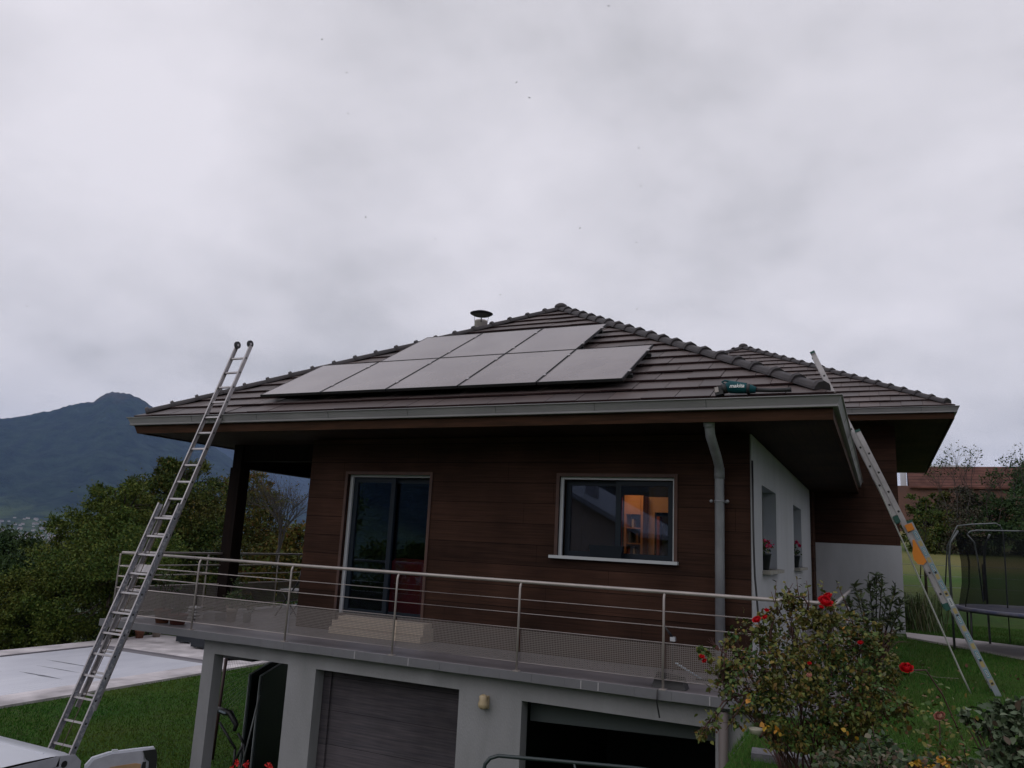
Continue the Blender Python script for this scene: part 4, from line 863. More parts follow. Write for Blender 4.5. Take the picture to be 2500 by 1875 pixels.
# ================================================================ pool
M['paving'] = planks('pale_pool_paving', (0.52, 0.485, 0.50), (0.60, 0.565, 0.58), 0.30, axis='X', wave=(10, 0.7, 1), seam=0.03, seam_col=(0.36, 0.31, 0.31), rough=0.8)
pool = thing('swimming_pool', 'covered swimming pool set in pale paving beyond the lawn', 'pool', (-22, 15, -2.85))
b = MB(); zt = -2.79
for (x0, x1, y0, y1) in ((-19.45, -18.4, 2.0, 23.2), (-26.0, -25.05, 2.0, 23.2), (-25.05, -19.45, 19.95, 23.2)): b.box(x0, x1, y0, y1, -3.0, zt)
b.build('paving', 'paving', pool)
b = MB(); b.box(-25.05, -19.45, 2.0, 19.95, -3.05, -2.842); b.box(-25.05, -25.02, 2.0, 19.95, -3.0, zt - 0.005); b.box(-25.02, -19.45, 19.92, 19.95, -3.0, zt - 0.005); b.build('basin_rim', mat('grey_rim', (0.20, 0.19, 0.21), 0.8), pool)
M['cover'] = mat('pool_cover', (0.66, 0.67, 0.74), 0.4, var=(0.58, 0.59, 0.66), scale=0.6, stretch=(3, 1, 1))
b = MB(); k = 0; y = 2.1
while y < 19.45:
    b.box(-24.95, -19.50, y, y + 0.155, -2.90, -2.825); y += 0.16
b.build('slatted_cover', 'cover', pool)
wet = mat('puddle', (0.26, 0.27, 0.31), 0.2, var=(0.34, 0.35, 0.40), scale=3); rq = random.Random(11)
for k, (x0, x1, y, wy) in enumerate([(-23.6, -21.2, 16.9, 0.05), (-22.3, -20.4, 15.2, 0.06), (-22.9, -20.9, 16.1, 0.035), (-24.0, -22.6, 14.9, 0.025), (-24.4, -23.9, 12.9, 0.10)]):
    n = 10; up = []; dn = []
    for i in range(n + 1): f = i / n; x = x0 + (x1 - x0) * f; hw_ = wy * math.sin(math.pi * min(1, max(0.05, f))) * rq.uniform(0.6, 1.2); up.append((x, y + hw_, -2.822)); dn.append((x, y - hw_, -2.822))
    MB().add(dn + up[::-1], [tuple(range(2 * n + 2))]).build('puddle', wet, pool)
pot(-25.55, 21.2, -2.80, 0.20, 0.36, terra, 'first brown pot on the far pool paving, just left of the ladder', 0.3, 0.15, 12, group='pots beyond the pool', leaf=0.09, n=100)
pot(-25.6, 21.95, -2.80, 0.18, 0.30, terra, 'middle brown pot on the far pool paving behind the ladder', 0.2, 0.12, 13, group='pots beyond the pool', leaf=0.09, n=70)
pot(-25.45, 22.6, -2.80, 0.18, 0.26, palep, 'paler pot on the far pool paving, rightmost of the three', 0.3, 0.2, 14, group='pots beyond the pool', leaf=0.09, n=120)
cub = mat('dark_wicker', (0.022, 0.027, 0.036), 0.8, bump=0.5, var=(0.014, 0.018, 0.024), scale=60)
for k, (x, y, r_, lb) in enumerate([(-23.45, 22.35, 0.2, 'dark wicker cube stool on the pool paving, the farther left one'), (-22.05, 21.75, 0.1, 'dark wicker cube stool on the pool paving, the nearer one by the pillar')]):
    t = thing('cube_stool', lb, 'stool', (x, y, -2.8), 'wicker stools by the pool')
    u_, v_ = Vector((math.cos(r_), math.sin(r_), 0)), Vector((-math.sin(r_), math.cos(r_), 0))
    b = MB(); b.obox((x, y, -2.55), u_ * 0.33, v_ * 0.33, (0, 0, 0.18)); b.build('body', cub, t); b = MB(); b.obox((x, y, -2.35), u_ * 0.34, v_ * 0.34, (0, 0, 0.025)); b.build('cushion', cub, t)
    for sx in (-1, 1):
        for sy in (-1, 1): b = MB(); c = Vector((x, y, -2.77)) + u_ * sx * 0.23 + v_ * sy * 0.23; b.box(c.x - 0.025, c.x + 0.025, c.y - 0.025, c.y + 0.025, -2.80, -2.73); b.build('foot', 'white_frame', t)

# ================================================================ under the terrace
tt = thing('table_tennis_table', 'folded dark green table tennis table with pale edge lines under the terrace', 'table', (-8.4, 10.8, -2.85))
dgn = mat('dark_green_board', (0.006, 0.016, 0.016), 0.5); lin = mat('pale_edge_line', (0.32, 0.35, 0.36), 0.6)
for k, off in enumerate((0.0, 0.22)):
    p0 = Vector((-9.128, 10.000, -0.793)) + Vector((off, 0.02, 0)); q0 = Vector((-10.356, 12.400, -1.039)) + Vector((off, 0, 0)); q0.z = p0.z
    b = MB(); b.prism([(p0.x, p0.y, -2.7), (q0.x, q0.y, -2.7), (q0.x, q0.y, p0.z), (p0.x, p0.y, p0.z)], (0.03, 0.02, 0)); pn = b.build('table_top_half', dgn, tt)
    b = MB(); b.bar(p0 + Vector((0.015, 0.0, 0.004)), q0 + Vector((0.015, 0, 0.004)), 0.035, 0.012); b.bar(p0 + Vector((0.01, -0.012, 0)), Vector((p0.x + 0.01, p0.y - 0.012, -2.7)), 0.012, 0.030, up=(0, 1, 0)); b.build('edge_line', lin, pn)
for a_, c_ in (((-7.98, 9.98, -1.1), (-7.72, 9.98, -1.95)), ((-7.82, 9.96, -1.6), (-7.88, 9.96, -2.8)), ((-8.28, 9.96, -1.9), (-7.95, 9.96, -2.7)), ((-8.6, 9.7, -1.0), (-8.9, 9.7, -2.6))):
    b = MB(); b.tube([a_, c_], 0.014, 6); b.build('leg', mat('dim_grey_tube', (0.16, 0.17, 0.17), 0.5, 0.5), tt)
ex = thing('exercise_bike', 'black tubular exercise machine on the lawn edge behind the left pillar', 'exercise machine', (-9.2, 9.9, -2.85))
bk = MB(); e0 = Vector((-9.453, 9.900, -1.376)); e1 = Vector((-9.327, 9.900, -1.380)); e2 = Vector((-9.178, 9.900, -1.530)); e3 = Vector((-9.202, 9.900, -1.621))
bk.tube([e0 + Vector((-0.25, 0, 0.02)), e0, e1, e2, e3], 0.035, 8, rs=[0.045, 0.055, 0.05, 0.04, 0.03]); bk.build('main_frame', 'black', ex)
bk = MB(); bk.obox(e0 + Vector((0.02, -0.06, 0.01)), (0.07, 0, -0.01), (0, 0.01, 0), (0, 0, 0.012)); bk.build('console', mat('blue_grey_screen', (0.25, 0.3, 0.36), 0.3), ex)
for (a_, c_) in (((-9.523, 9.900, -1.543), (-9.142, 9.900, -1.873)), ((-9.121, 9.900, -1.650), (-8.989, 9.900, -1.771)), ((-8.989, 9.900, -1.771), (-9.158, 9.900, -2.127)), ((-9.142, 9.900, -1.873), (-9.140, 9.900, -2.355)), ((-8.989, 9.900, -1.771), (-8.868, 9.900, -2.310))):
    bk = MB(); bk.tube([a_, c_], 0.020, 6); bk.build('strut', 'black', ex)
gl_ = thing('net_goal', 'dark-framed garden net on the lawn behind the left pillar', 'net', (-11.3, 12.0, -2.85))
g0 = Vector((-11.566, 12.000, -1.038)); g1 = Vector((-11.591, 12.000, -1.932)); g2 = Vector((-16.333, 19.000, -2.218)); g3 = Vector((-16.513, 19.000, -2.642))
drk = mat('dark_red_brown_pole', (0.035, 0.012, 0.012), 0.6)
b = MB(); b.tube([g0, g1, (g1.x + (g1.x - g0.x), g1.y, -2.85)], 0.03, 8); b.build('pole', drk, gl_)
b = MB(); b.tube([g2, g3, (g3.x, g3.y, -2.85)], 0.03, 8); b.build('pole', drk, gl_)
b = MB(); b.tube([g0, g2], 0.028, 8); b.build('top_bar', drk, gl_)
b = MB()
for i in range(1, 40):
    f = i / 40; p = g0.lerp(g2, f); b.tube([p, (p.x - 0.1, p.y, -2.3)], 0.0022, 3, cap=False)
for i in range(1, 13):
    z = i / 13; a_, c_ = Vector((g0.x, g0.y, g0.z * (1 - z) - 2.3 * z)), Vector((g2.x, g2.y, g2.z * (1 - z) - 2.3 * z)); b.tube([a_, a_.lerp(c_, 0.5) - Vector((0, 0, 0.05)), c_], 0.0022, 3, cap=False)
b.build('netting', 'black', gl_)
# red geraniums at the foot of the pillar
rg = thing('geranium_planter', 'brown planter with red round flower heads below the garage pillar', 'planter', (-8.0, 8.3, -2.0))
b = MB(); b.box(-8.5, -7.5, 8.15, 8.40, -2.85, -2.03); b.build('planter', mat('brown_planter', (0.06, 0.045, 0.045), 0.8), rg)
rr_ = np.random.default_rng(21); P, D = clumps([(-8.3, 8.28, -1.95, 0.25, 0.12, 0.08), (-7.9, 8.28, -1.97, 0.25, 0.12, 0.07), (-7.6, 8.28, -1.97, 0.2, 0.12, 0.06)], 500, rr_, 8, 0.3); leaf_obj('leaves', leaf_mesh(P, D, 0.06, 0.8, r=rr_), 'plant', rg)
for p in ((-7.593, 8.280, -1.465), (-7.431, 8.280, -1.451), (-7.062, 8.280, -1.416), (-7.658, 8.280, -1.553)):
    P = np.array(p) + rr_.normal(size=(60, 3)) * 0.014; P[:, 2] -= 0.03; leaf_obj('bloom', leaf_mesh(P, (P - P.mean(0)) * 30, 0.024, 0.9, r=rr_), mat('coral_red', (0.62, 0.02, 0.02), 0.6), rg)

# ================================================================ white van with its rear door open
van = thing('van', 'white van seen from above with a rear door open, below the left ladder', 'van', (-10, 5.4, -2.85))
vw = mat('white_van_paint', (0.56, 0.58, 0.64), 0.28, var=(0.50, 0.52, 0.58), scale=1.5, spec=0.5)
vx1, vx0, vy0, vy1, vt = -7.97, -12.3, 4.55, 6.33, -1.00
def vsec(x, t, wi, bot=-2.45):    # cross-section, t roof height, wi half width
    yc = (vy0 + vy1) / 2; pts = []
    prof = [(1.0, bot), (1.0, -1.95), (0.985, -1.65), (0.94, t - 0.17), (0.90, t - 0.07), (0.80, t - 0.012), (0.55, t + 0.012), (0.25, t + 0.02)]
    full = prof + [(-a, z) for a, z in prof[::-1]]
    return [(x, yc + a * wi, z) for a, z in full]
secs = [vsec(vx1, vt, 0.89), vsec(vx1 - 0.10, vt + 0.012, 0.895), vsec(-9.5, vt + 0.02, 0.90), vsec(-10.9, vt - 0.0, 0.90), vsec(-11.3, vt - 0.10, 0.89), vsec(-12.05, -1.72, 0.86), vsec(-12.75, -1.90, 0.78), vsec(-12.95, -2.15, 0.70)]
n = len(secs[0]); v = [p for s_ in secs for p in s_]; fs = []
for i in range(len(secs) - 1):
    for k in range(n - 1): fs.append((i * n + k, (i + 1) * n + k, (i + 1) * n + k + 1, i * n + k + 1))
    fs.append((i * n + n - 1, (i + 1) * n + n - 1, (i + 1) * n, i * n))
fs.append(tuple(range(len(v) - n, len(v))))
b = MB(); b.add(v, fs, 0, True); b.sm[-1] = False; body_ = b.build('body', vw, van)
for yy in (4.95, 5.44, 5.93): b = MB(); b.prism([(vx1 - 0.12, yy - 0.03, vt + 0.004), (vx1 - 0.12, yy, vt + 0.032), (vx1 - 0.12, yy + 0.03, vt + 0.004)], (-2.9, 0, 0)); b.build('roof_rib', vw, body_)
inn = mat('van_inner_metal', (0.40, 0.40, 0.46), 0.5, var=(0.33, 0.33, 0.38), scale=6); bei = mat('beige_lining', (0.42, 0.26, 0.14), 0.8, var=(0.34, 0.21, 0.11), scale=12)
b = MB()   # rear frame around the opening: two pillars, header
b.prism([(vx1 + 0.002, vy1 - 0.02, -2.4), (vx1 + 0.002, vy1 - 0.04, vt - 0.10), (vx1 + 0.002, vy1 - 0.12, vt - 0.02), (vx1 + 0.002, vy1 - 0.30, vt + 0.0), (vx1 + 0.002, vy1 - 0.34, vt - 0.12), (vx1 + 0.002, vy1 - 0.22, vt - 0.20), (vx1 + 0.002, vy1 - 0.17, -2.4)], (0.012, 0, 0))
b.prism([(vx1 + 0.002, vy0 + 0.02, -2.4), (vx1 + 0.002, vy0 + 0.04, vt - 0.10), (vx1 + 0.002, vy0 + 0.12, vt - 0.02), (vx1 + 0.002, vy0 + 0.30, vt + 0.0), (vx1 + 0.002, vy0 + 0.34, vt - 0.12), (vx1 + 0.002, vy0 + 0.22, vt - 0.20), (vx1 + 0.002, vy0 + 0.17, -2.4)], (0.012, 0, 0))
b.box(vx1 + 0.003, vx1 + 0.014, vy0 + 0.30, vy1 - 0.30, vt - 0.10, vt - 0.0); b.build('rear_frame', inn, van)
b = MB(); b.tube([(vx1 + 0.012, vy1 - 0.24, vt - 0.09), (vx1 + 0.018, vy1 - 0.24, vt - 0.09)], 0.035, 14); b.build('frame_hole', 'black', van)
b = MB(); b.box(vx1 - 0.35, vx1 - 0.02, vy0 + 0.15, vy1 - 0.15, -2.40, -2.36, 0); b.box(vx1 - 3.0, vx1 - 0.35, vy0 + 0.1, vy1 - 0.1, -2.40, -2.36, 0); b.box(vx1 - 0.30, vx1 - 0.28, vy0 + 0.12, vy1 - 0.12, -2.36, vt - 0.05, 1); b.build('cargo_bay', [bei, mat('cargo_dark', (0.03, 0.018, 0.014), 0.9)], van)
hx, hy = vx1 + 0.02, vy1 + 0.01; dd = Vector((0.53, 0.85, 0)); dn = Vector((0.85, -0.53, 0))
H = Vector((hx, hy, 0))
def dpt(a, z, o=0.0): p = H + dd * a + dn * o; return (p.x, p.y, z)
b = MB(); ol = [(0.0, -2.4), (0.0, vt - 0.16), (0.06, vt - 0.085), (0.22, vt - 0.045), (0.45, vt - 0.035), (0.68, vt - 0.03), (0.72, vt - 0.10), (0.78, -1.7), (0.80, -2.4)]
b.prism([dpt(a, z) for a, z in ol], -dn * 0.05); dr = b.build('rear_door', vw, van)
b = MB(); b.prism([dpt(a, z, 0.004) for a, z in [(0.03, -2.35), (0.03, vt - 0.17), (0.08, vt - 0.10), (0.24, vt - 0.06), (0.58, vt - 0.05), (0.60, -2.35)]], dn * 0.02); b.build('door_inner_panel', inn, dr)
b = MB(); b.prism([dpt(a, z, 0.026) for a, z in [(0.20, -2.3), (0.20, vt - 0.23), (0.25, vt - 0.19), (0.50, vt - 0.175), (0.56, vt - 0.19), (0.57, -2.3)]], dn * 0.008); b.build('door_lining', bei, dr)
b = MB(); b.prism([dpt(a, z, 0.03) for a, z in [(0.56, vt - 0.05), (0.70, vt - 0.045), (0.72, vt - 0.12), (0.77, -2.35), (0.70, -2.35), (0.66, -1.5), (0.64, vt - 0.17), (0.60, vt - 0.14)]], dn * 0.01); b.prism([dpt(a, z, 0.03) for a, z in [(0.575, vt - 0.17), (0.61, vt - 0.17), (0.615, -1.30), (0.58, -1.35), (0.565, -1.25)]], dn * 0.012); b.build('door_seal', 'black', dr)
b = MB(); b.obox(dpt(0.28, vt - 0.040, -0.03), dd * 0.03, dn * 0.02, (0, 0, 0.012)); b.build('door_catch', 'white_frame', dr)
for wx in (-8.75, -12.0):
    for wy in (vy0 + 0.02, vy1 - 0.02):
        b = MB(); b.tube([(wx, wy - 0.09, -2.55), (wx, wy + 0.09, -2.55)], 0.31, 24); wh = b.build('wheel', 'black', van)
        b = MB(); b.tube([(wx, wy - 0.10, -2.55), (wx, wy + 0.10, -2.55)], 0.19, 18); b.build('rim', 'alu', wh)

# dark tubular frame in front of the open garage
tf = thing('tubular_frame', 'dark bent steel tube frame rising in front of the open garage', 'frame', (-3.8, 7.8, -2.85))
dkt = mat('dark_green_tube', (0.018, 0.030, 0.032), 0.4, spec=0.6)
b = MB(); b.tube([(-3.80, 7.72, -2.85), (-3.80, 7.72, -0.90), (-3.785, 7.73, -0.80), (-3.74, 7.75, -0.74), (-3.66, 7.78, -0.71), (-2.39, 8.36, -0.755), (-1.9, 8.46, -0.77), (-1.82, 8.47, -0.85), (-1.82, 8.47, -2.85)], 0.020, 10); b.build('hoop', dkt, tf)
b = MB(); b.tube([(-2.95, 8.10, -0.74), (-2.75, 8.19, -1.4)], 0.014, 8); b.build('brace', dkt, tf)
b = MB(); b.tube([(-3.80, 7.72, -1.6), (-1.82, 8.47, -1.6)], 0.016, 8); b.build('cross_bar', dkt, tf)

# ================================================================ right-hand garden
b = MB(); zp = -0.085
pts = [(0.416, 19.9), (1.2, 19.6), (2.5, 18.9), (6.5, 16.6), (14, 12.5), (14, 10.3), (6.5, 14.2), (2.1, 16.35), (1.2, 17.75), (0.416, 18.75)]
b.prism([(x, y, zp - 0.05) for x, y in pts[::-1]], (0, 0, 0.065)); tag(b.build('garden_path', mat('pale_concrete', (0.46, 0.42, 0.42), 0.9, var=(0.40, 0.36, 0.36), scale=3, detail=8)), kind='structure')
hs = MB(); hs.tube([(-0.02, 13.6, -0.085), (0.12, 13.3, -0.08), (0.35, 13.1, -0.085), (0.62, 12.7, -0.08), (0.9, 12.9, -0.09)], 0.006, 5); tag(hs.build('cord', mat('pale_cord', (0.20, 0.20, 0.14), 0.8)), 'thin pale cord lying across the lawn behind the rose bush', 'cord')
# trampoline
tr = thing('trampoline', 'round trampoline with a dark safety net on the right-hand lawn', 'trampoline', (3.15, 17.2, -0.1))
tcx, tcy, tR = 3.05, 17.3, 1.85
gal = mat('galvanised_tube', (0.12, 0.13, 0.135), 0.45, 0.5)
def circ(r_, z, n=40, c=(tcx, tcy)): return [(c[0] + r_ * math.cos(2 * math.pi * i / n), c[1] + r_ * math.sin(2 * math.pi * i / n), z) for i in range(n + 1)]
b = MB(); b.tube(circ(tR, 0.66), 0.028, 8); b.build('frame_ring', gal, tr)
b = MB(); b.lathe((tcx, tcy, 0.62), [(tR - 0.02, 0.0), (tR + 0.03, 0.03), (tR + 0.02, 0.075), (tR - 0.22, 0.06), (tR - 0.26, 0.045)], 40); b.build('edge_pad', mat('blue_grey_pad', (0.05, 0.06, 0.12), 0.6, var=(0.15, 0.14, 0.16), scale=5), tr)
netm = bpy.data.materials.new('safety_net'); netm.use_nodes = True; t_n = netm.node_tree; t_n.nodes.clear()
o1 = t_n.nodes.new('ShaderNodeOutputMaterial'); mi_ = t_n.nodes.new('ShaderNodeMixShader'); mi_.inputs[0].default_value = 0.55; tp = t_n.nodes.new('ShaderNodeBsdfTransparent'); df = t_n.nodes.new('ShaderNodeBsdfDiffuse'); df.inputs[0].default_value = (0.012, 0.013, 0.015, 1)
t_n.links.new(tp.outputs[0], mi_.inputs[1]); t_n.links.new(df.outputs[0], mi_.inputs[2]); t_n.links.new(mi_.outputs[0], o1.inputs[0])
rr = random.Random(5); b = MB(); v = []; nn_ = 90
for z in (0.70, 1.1, 1.5, 1.9, 2.08):
    for i in range(nn_): a = 2 * math.pi * i / nn_; q = tR - 0.12 + 0.05 * math.sin(a * 15) + rr.uniform(-.015, .015) - (0.10 * math.sin((z - 0.7) * 2.2)); v.append((tcx + q * math.cos(a), tcy + q * math.sin(a), z + (0.12 * abs(math.sin(a * 3)) * -1 if z > 2 else 0)))
b.add(v, [(j * nn_ + i, j * nn_ + (i + 1) % nn_, (j + 1) * nn_ + (i + 1) % nn_, (j + 1) * nn_ + i) for j in range(4) for i in range(nn_)], 0, True); b.build('safety_net', netm, tr)
for k in range(6):
    a = math.pi + 0.12 + k * math.pi / 3; ca, sa = math.cos(a), math.sin(a)
    b = MB(); b.tube([(tcx + (tR + .06) * ca, tcy + (tR + .06) * sa, -0.1), (tcx + (tR + .06) * ca, tcy + (tR + .06) * sa, 1.55), (tcx + (tR + .02) * ca, tcy + (tR + .02) * sa, 1.85), (tcx + (tR - .12) * ca, tcy + (tR - .12) * sa, 2.08)], 0.021, 8); b.build('net_pole', gal, tr)
    b = MB(); a2_ = a + 0.35; b.tube([(tcx + tR * math.cos(a2_), tcy + tR * math.sin(a2_), 0.64), (tcx + (tR + .02) * math.cos(a2_), tcy + (tR + .02) * math.sin(a2_), -0.12)], 0.018, 8); b.build('leg', 'black', tr)
# swing frame of bent galvanised tube behind the trampoline
sw = thing('swing_frame', 'bent grey tube garden frame standing around the trampoline net', 'climbing frame', (1.6, 16.0, -0.1))
b = MB(); b.tube([(1.013, 16.699, 0.775), (1.084, 16.282, 1.769), (1.257, 16.169, 2.133), (1.531, 16.628, 2.186), (1.969, 17.276, 2.245), (2.061, 17.440, 2.212), (2.103, 17.487, 2.094), (2.132, 17.711, 1.668), (2.154, 18.011, 0.888), (2.356, 19.739, -0.100)], 0.012, 8); b.build('frame', gal, sw)
b = MB(); b.tube([(1.418, 16.392, 1.991), (1.474, 16.405, 2.051), (1.592, 16.568, 2.078), (2.453, 17.534, 2.127), (3.523, 18.714, 2.172)], 0.013, 8); b.build('cross_bar', gal, sw)
b = MB(); b.tube([(1.418, 16.392, 1.991), (1.526, 16.473, 1.858), (1.574, 16.566, 1.550), (1.634, 16.760, 0.819)], 0.012, 8); b.build('brace', gal, sw)
# low wire fence, field beyond
for k, (x, y) in enumerate([(0.9, 30.0), (2.6, 30.4), (4.4, 30.8), (6.2, 31.2)]):
    pass
fe = thing('field_fence', 'low wire fence with wooden posts between the lawn and the field', 'fence', (3, 30, 0.3))
fz = lambda x, y: float(terrain(x, y))
fp = [(-0.4 + 1.7 * i, 29.8 + 0.25 * i) for i in range(6)]
for x, y in fp: b = MB(); b.tube([(x, y, fz(x, y) - 0.2), (x + 0.02, y, fz(x, y) + 1.15)], 0.045, 7); b.build('post', 'bark', fe)
for h_w in (0.35, 0.7, 1.05): b = MB(); b.tube([(x, y, fz(x, y) + h_w) for x, y in fp], 0.006, 4); b.build('wire', 'galv', fe)

# neighbour's house with the red roof
nh = thing('red_roofed_house', 'neighbouring house with a red tiled roof and white verge beyond the hedge', 'house', (7, 90, 4))
rt = planks('red_roof_tiles', (0.085, 0.038, 0.030), (0.13, 0.058, 0.045), 0.34, axis='Z', wave=(3, 3, 3), seam=0.14)
wb = mat('house_brick_brown', (0.15, 0.075, 0.055), 0.9, var=(0.11, 0.06, 0.05), scale=0.8); whv = mat('white_verge', (0.62, 0.63, 0.68), 0.8)
A = Vector((2.714, 89.649, 10.912)); dp_ = Vector((A.x, A.y, 0)).normalized(); ax_ = Vector((dp_.y, -dp_.x, 0)); B_ = A + ax_ * 11.2; hz = A.z
b = MB(); dn3 = Vector((0, 0, -2.35)); C0, C1 = A - dp_ * 4.0 + dn3 + ax_ * 0.15, B_ - dp_ * 4.0 + dn3 + ax_ * 0.7
b.prism([A, B_, C1, C0], Vector((0, 0, 0.16))); rfh = b.build('roof', rt, nh)
b = MB(); E0, E1 = A + dp_ * 4.2 + dn3, B_ + dp_ * 4.2 + dn3; b.prism([A, B_, E1, E0], Vector((0, 0, 0.16))); b.build('rear_slope', rt, rfh)
b = MB(); b.obox(A - ax_ * 0.34 - Vector((0, 0, 0.85)), ax_ * 0.28, dp_ * 0.05, (0, 0, 1.05)); b.obox((A + B_) / 2 + Vector((0, 0, 0.22)) - ax_ * 3.2, ax_ * 2.9, dp_ * 0.1, (0, 0, 0.08)); b.build('white_verge', whv, nh)
b = MB(); W0, W1 = A - dp_ * 3.6 - ax_ * 1.6, B_ - dp_ * 3.6 + ax_ * 0.3; q = [W0, W1, W1 + dp_ * 7.2, W0 + dp_ * 7.2]; q = [Vector((p.x, p.y, hz - 2.1)) for p in q]
b.prism(q, (0, 0, -9)); b.build('wall', wb, nh)

# neighbour house behind the photographer: seen mirrored in the window glass
n2_ = thing('house_across_the_lane', 'grey-roofed beige house mirrored in the sliding window', 'house', (-12, -9, -1))
b = MB(); b.box(-17.5, -9.6, -20, -12, -3, 2.2); b.prism([(-17.5, -12, 2.2), (-9.6, -12, 2.2), (-14.0, -12, 4.35)][::-1], (0, -8, 0)); b.build('wall', mat('beige_wall', (0.46, 0.33, 0.26), 0.9), n2_)
b = MB(); b.prism([(-14.0, -11.4, 4.70), (-8.9, -11.4, 2.10), (-8.9, -11.4, 1.90), (-14.0, -11.4, 4.45)], (0, -9.2, 0)); b.prism([(-14.0, -11.4, 4.70), (-14.0, -11.4, 4.45), (-18.2, -11.4, 1.95), (-18.2, -11.4, 2.15)], (0, -9.2, 0)); b.box(-12.4, -11.9, -14.5, -14, 3.6, 5.0); b.build('roof', mat('grey_roof', (0.26, 0.25, 0.26), 0.8), n2_)
ac = thing('armchair', 'dim red armchair inside the room behind the terrace door glass', 'armchair', (-6.6, 10.9, 0)); rdc = mat('red_upholstery', (0.30, 0.014, 0.018), 0.8)
b = MB(); b.box(-7.0, -6.15, 10.62, 11.3, 0.12, 0.55); b.build('seat', rdc, ac)
b = MB(); b.prism([(-7.0, 10.45, 0.12), (-6.15, 10.45, 0.12), (-6.15, 10.45, 1.02), (-6.3, 10.45, 1.12), (-6.85, 10.45, 1.12), (-7.0, 10.45, 1.0)][::-1], (0, 0.15, 0)); b.build('backrest', rdc, ac)
# ================================================================ trees and bushes (left)
GP = 'trees on the slope beyond the pool'
tree('walnut_tree', 'tall dark green tree beyond the pool, its top behind the left ladder', (-29.804, 28.304, -4.600),
     [(-29.250, 25.236, 3.113, 1.150, 1.150, 1.150), (-28.554, 25.482, 3.498, 0.878, 0.878, 0.878), (-28.517, 26.630, 3.498, 0.903, 0.903, 0.903), (-27.899, 25.619, 1.772, 1.752, 1.752, 1.752), (-29.620, 25.331, 1.909, 1.673, 1.673, 1.673), (-27.101, 25.789, 0.203, 1.930, 1.930, 1.930), (-27.927, 27.190, 2.271, 1.290, 1.290, 1.290), (-28.152, 24.735, 0.142, 2.001, 2.001, 2.001), (-27.319, 25.520, -1.571, 1.801, 1.801, 1.801), (-31.020, 25.631, 2.627, 0.903, 0.903, 0.903), (-29.049, 25.655, 4.185, 0.424, 0.424, 0.424), (-29.668, 25.390, 4.048, 0.424, 0.424, 0.424)], 64000, 0.145, 'leaf_dark', 0.28, group=GP, seed=31, spread=0.165, sub=150, asp=0.42)
tree('walnut_tree', 'broad dark green tree beyond the pool, left of the ladder', (-35.221, 28.684, -5.200),
     [(-28.635, 22.415, 1.878, 1.185, 1.185, 1.185), (-27.226, 21.893, 2.164, 0.926, 0.926, 0.926), (-29.441, 22.188, 1.181, 1.262, 1.262, 1.262), (-30.315, 21.823, 0.947, 0.879, 0.879, 0.879), (-26.834, 21.395, 0.190, 1.792, 1.792, 1.792), (-28.154, 20.900, -0.407, 1.613, 1.613, 1.613), (-25.176, 21.152, -0.234, 1.559, 1.559, 1.559), (-25.876, 20.560, -1.596, 1.532, 1.532, 1.532), (-27.742, 20.264, -1.727, 1.213, 1.213, 1.213), (-29.131, 22.058, 2.411, 0.497, 0.497, 0.497)], 60000, 0.125, 'leaf_green', 0.26, group=GP, seed=32, spread=0.165, sub=150, asp=0.45)
tree('autumn_tree', 'yellowing thin-crowned tree seen between the veranda post and the wall', (-33.949, 37.834, -5.500),
     [(-29.483, 29.635, 3.177, 0.839, 0.839, 0.839), (-28.632, 29.995, 3.383, 0.792, 0.792, 0.792), (-28.686, 31.144, 3.190, 0.765, 0.765, 0.765), (-28.212, 31.496, 2.632, 0.621, 0.621, 0.621), (-28.478, 29.316, 1.706, 1.135, 1.135, 1.135), (-28.297, 30.623, 1.308, 1.165, 1.165, 1.165), (-28.449, 29.730, -0.066, 1.362, 1.362, 1.362), (-28.403, 31.856, 0.639, 0.956, 0.956, 0.956)], 15000, 0.15, 'leaf_autumn', 0.2, group=GP, seed=33, spread=0.24, sub=80)
tree('small_tree', 'low autumn-tinted shrub behind the left terrace railing', (-30.818, 35.829, -5.000),
     [(-24.285, 28.138, 0.771, 0.711, 0.711, 0.711), (-23.799, 28.295, 1.104, 0.627, 0.627, 0.627), (-24.276, 27.239, -0.238, 1.016, 1.016, 1.016), (-23.268, 27.731, -0.282, 1.016, 1.016, 1.016), (-25.316, 26.912, -0.989, 1.016, 1.016, 1.016), (-24.420, 26.870, -1.413, 1.001, 1.001, 1.001), (-22.721, 28.008, -0.352, 0.812, 0.812, 0.812)], 14000, 0.17, 'leaf_autumn', 0.14, group=GP, seed=34)
tree('small_tree', 'bright yellow-green bush in the lower left beside the pool', (-31.761, 21.984, -4.500),
     [(-30.052, 20.194, -1.298, 0.860, 0.860, 0.860), (-30.135, 19.722, -1.886, 1.057, 1.057, 1.057), (-29.340, 20.624, -1.696, 1.004, 1.004, 1.004), (-29.025, 19.819, -2.473, 1.074, 1.074, 1.074), (-27.452, 20.014, -2.513, 0.817, 0.817, 0.817), (-29.617, 19.044, -2.798, 0.851, 0.851, 0.851), (-30.781, 20.316, -0.876, 0.401, 0.401, 0.401)], 28000, 0.11, 'leaf_green', 0.14, group=GP, seed=35, spread=0.18, sub=110)
tree('small_tree', 'dark blue-green tree at the left edge of the photo', (-60.544, 39.944, -9.000),
     [(-43.123, 27.312, -0.373, 1.204, 1.204, 1.204), (-42.224, 27.786, -0.569, 1.154, 1.154, 1.154), (-44.155, 26.887, -0.674, 1.505, 1.505, 1.505), (-40.593, 27.631, -1.443, 0.980, 0.980, 0.980), (-40.822, 26.548, -2.139, 1.673, 1.673, 1.673)], 12000, 0.22, 'leaf_blue', 0.3, group=GP, seed=36)
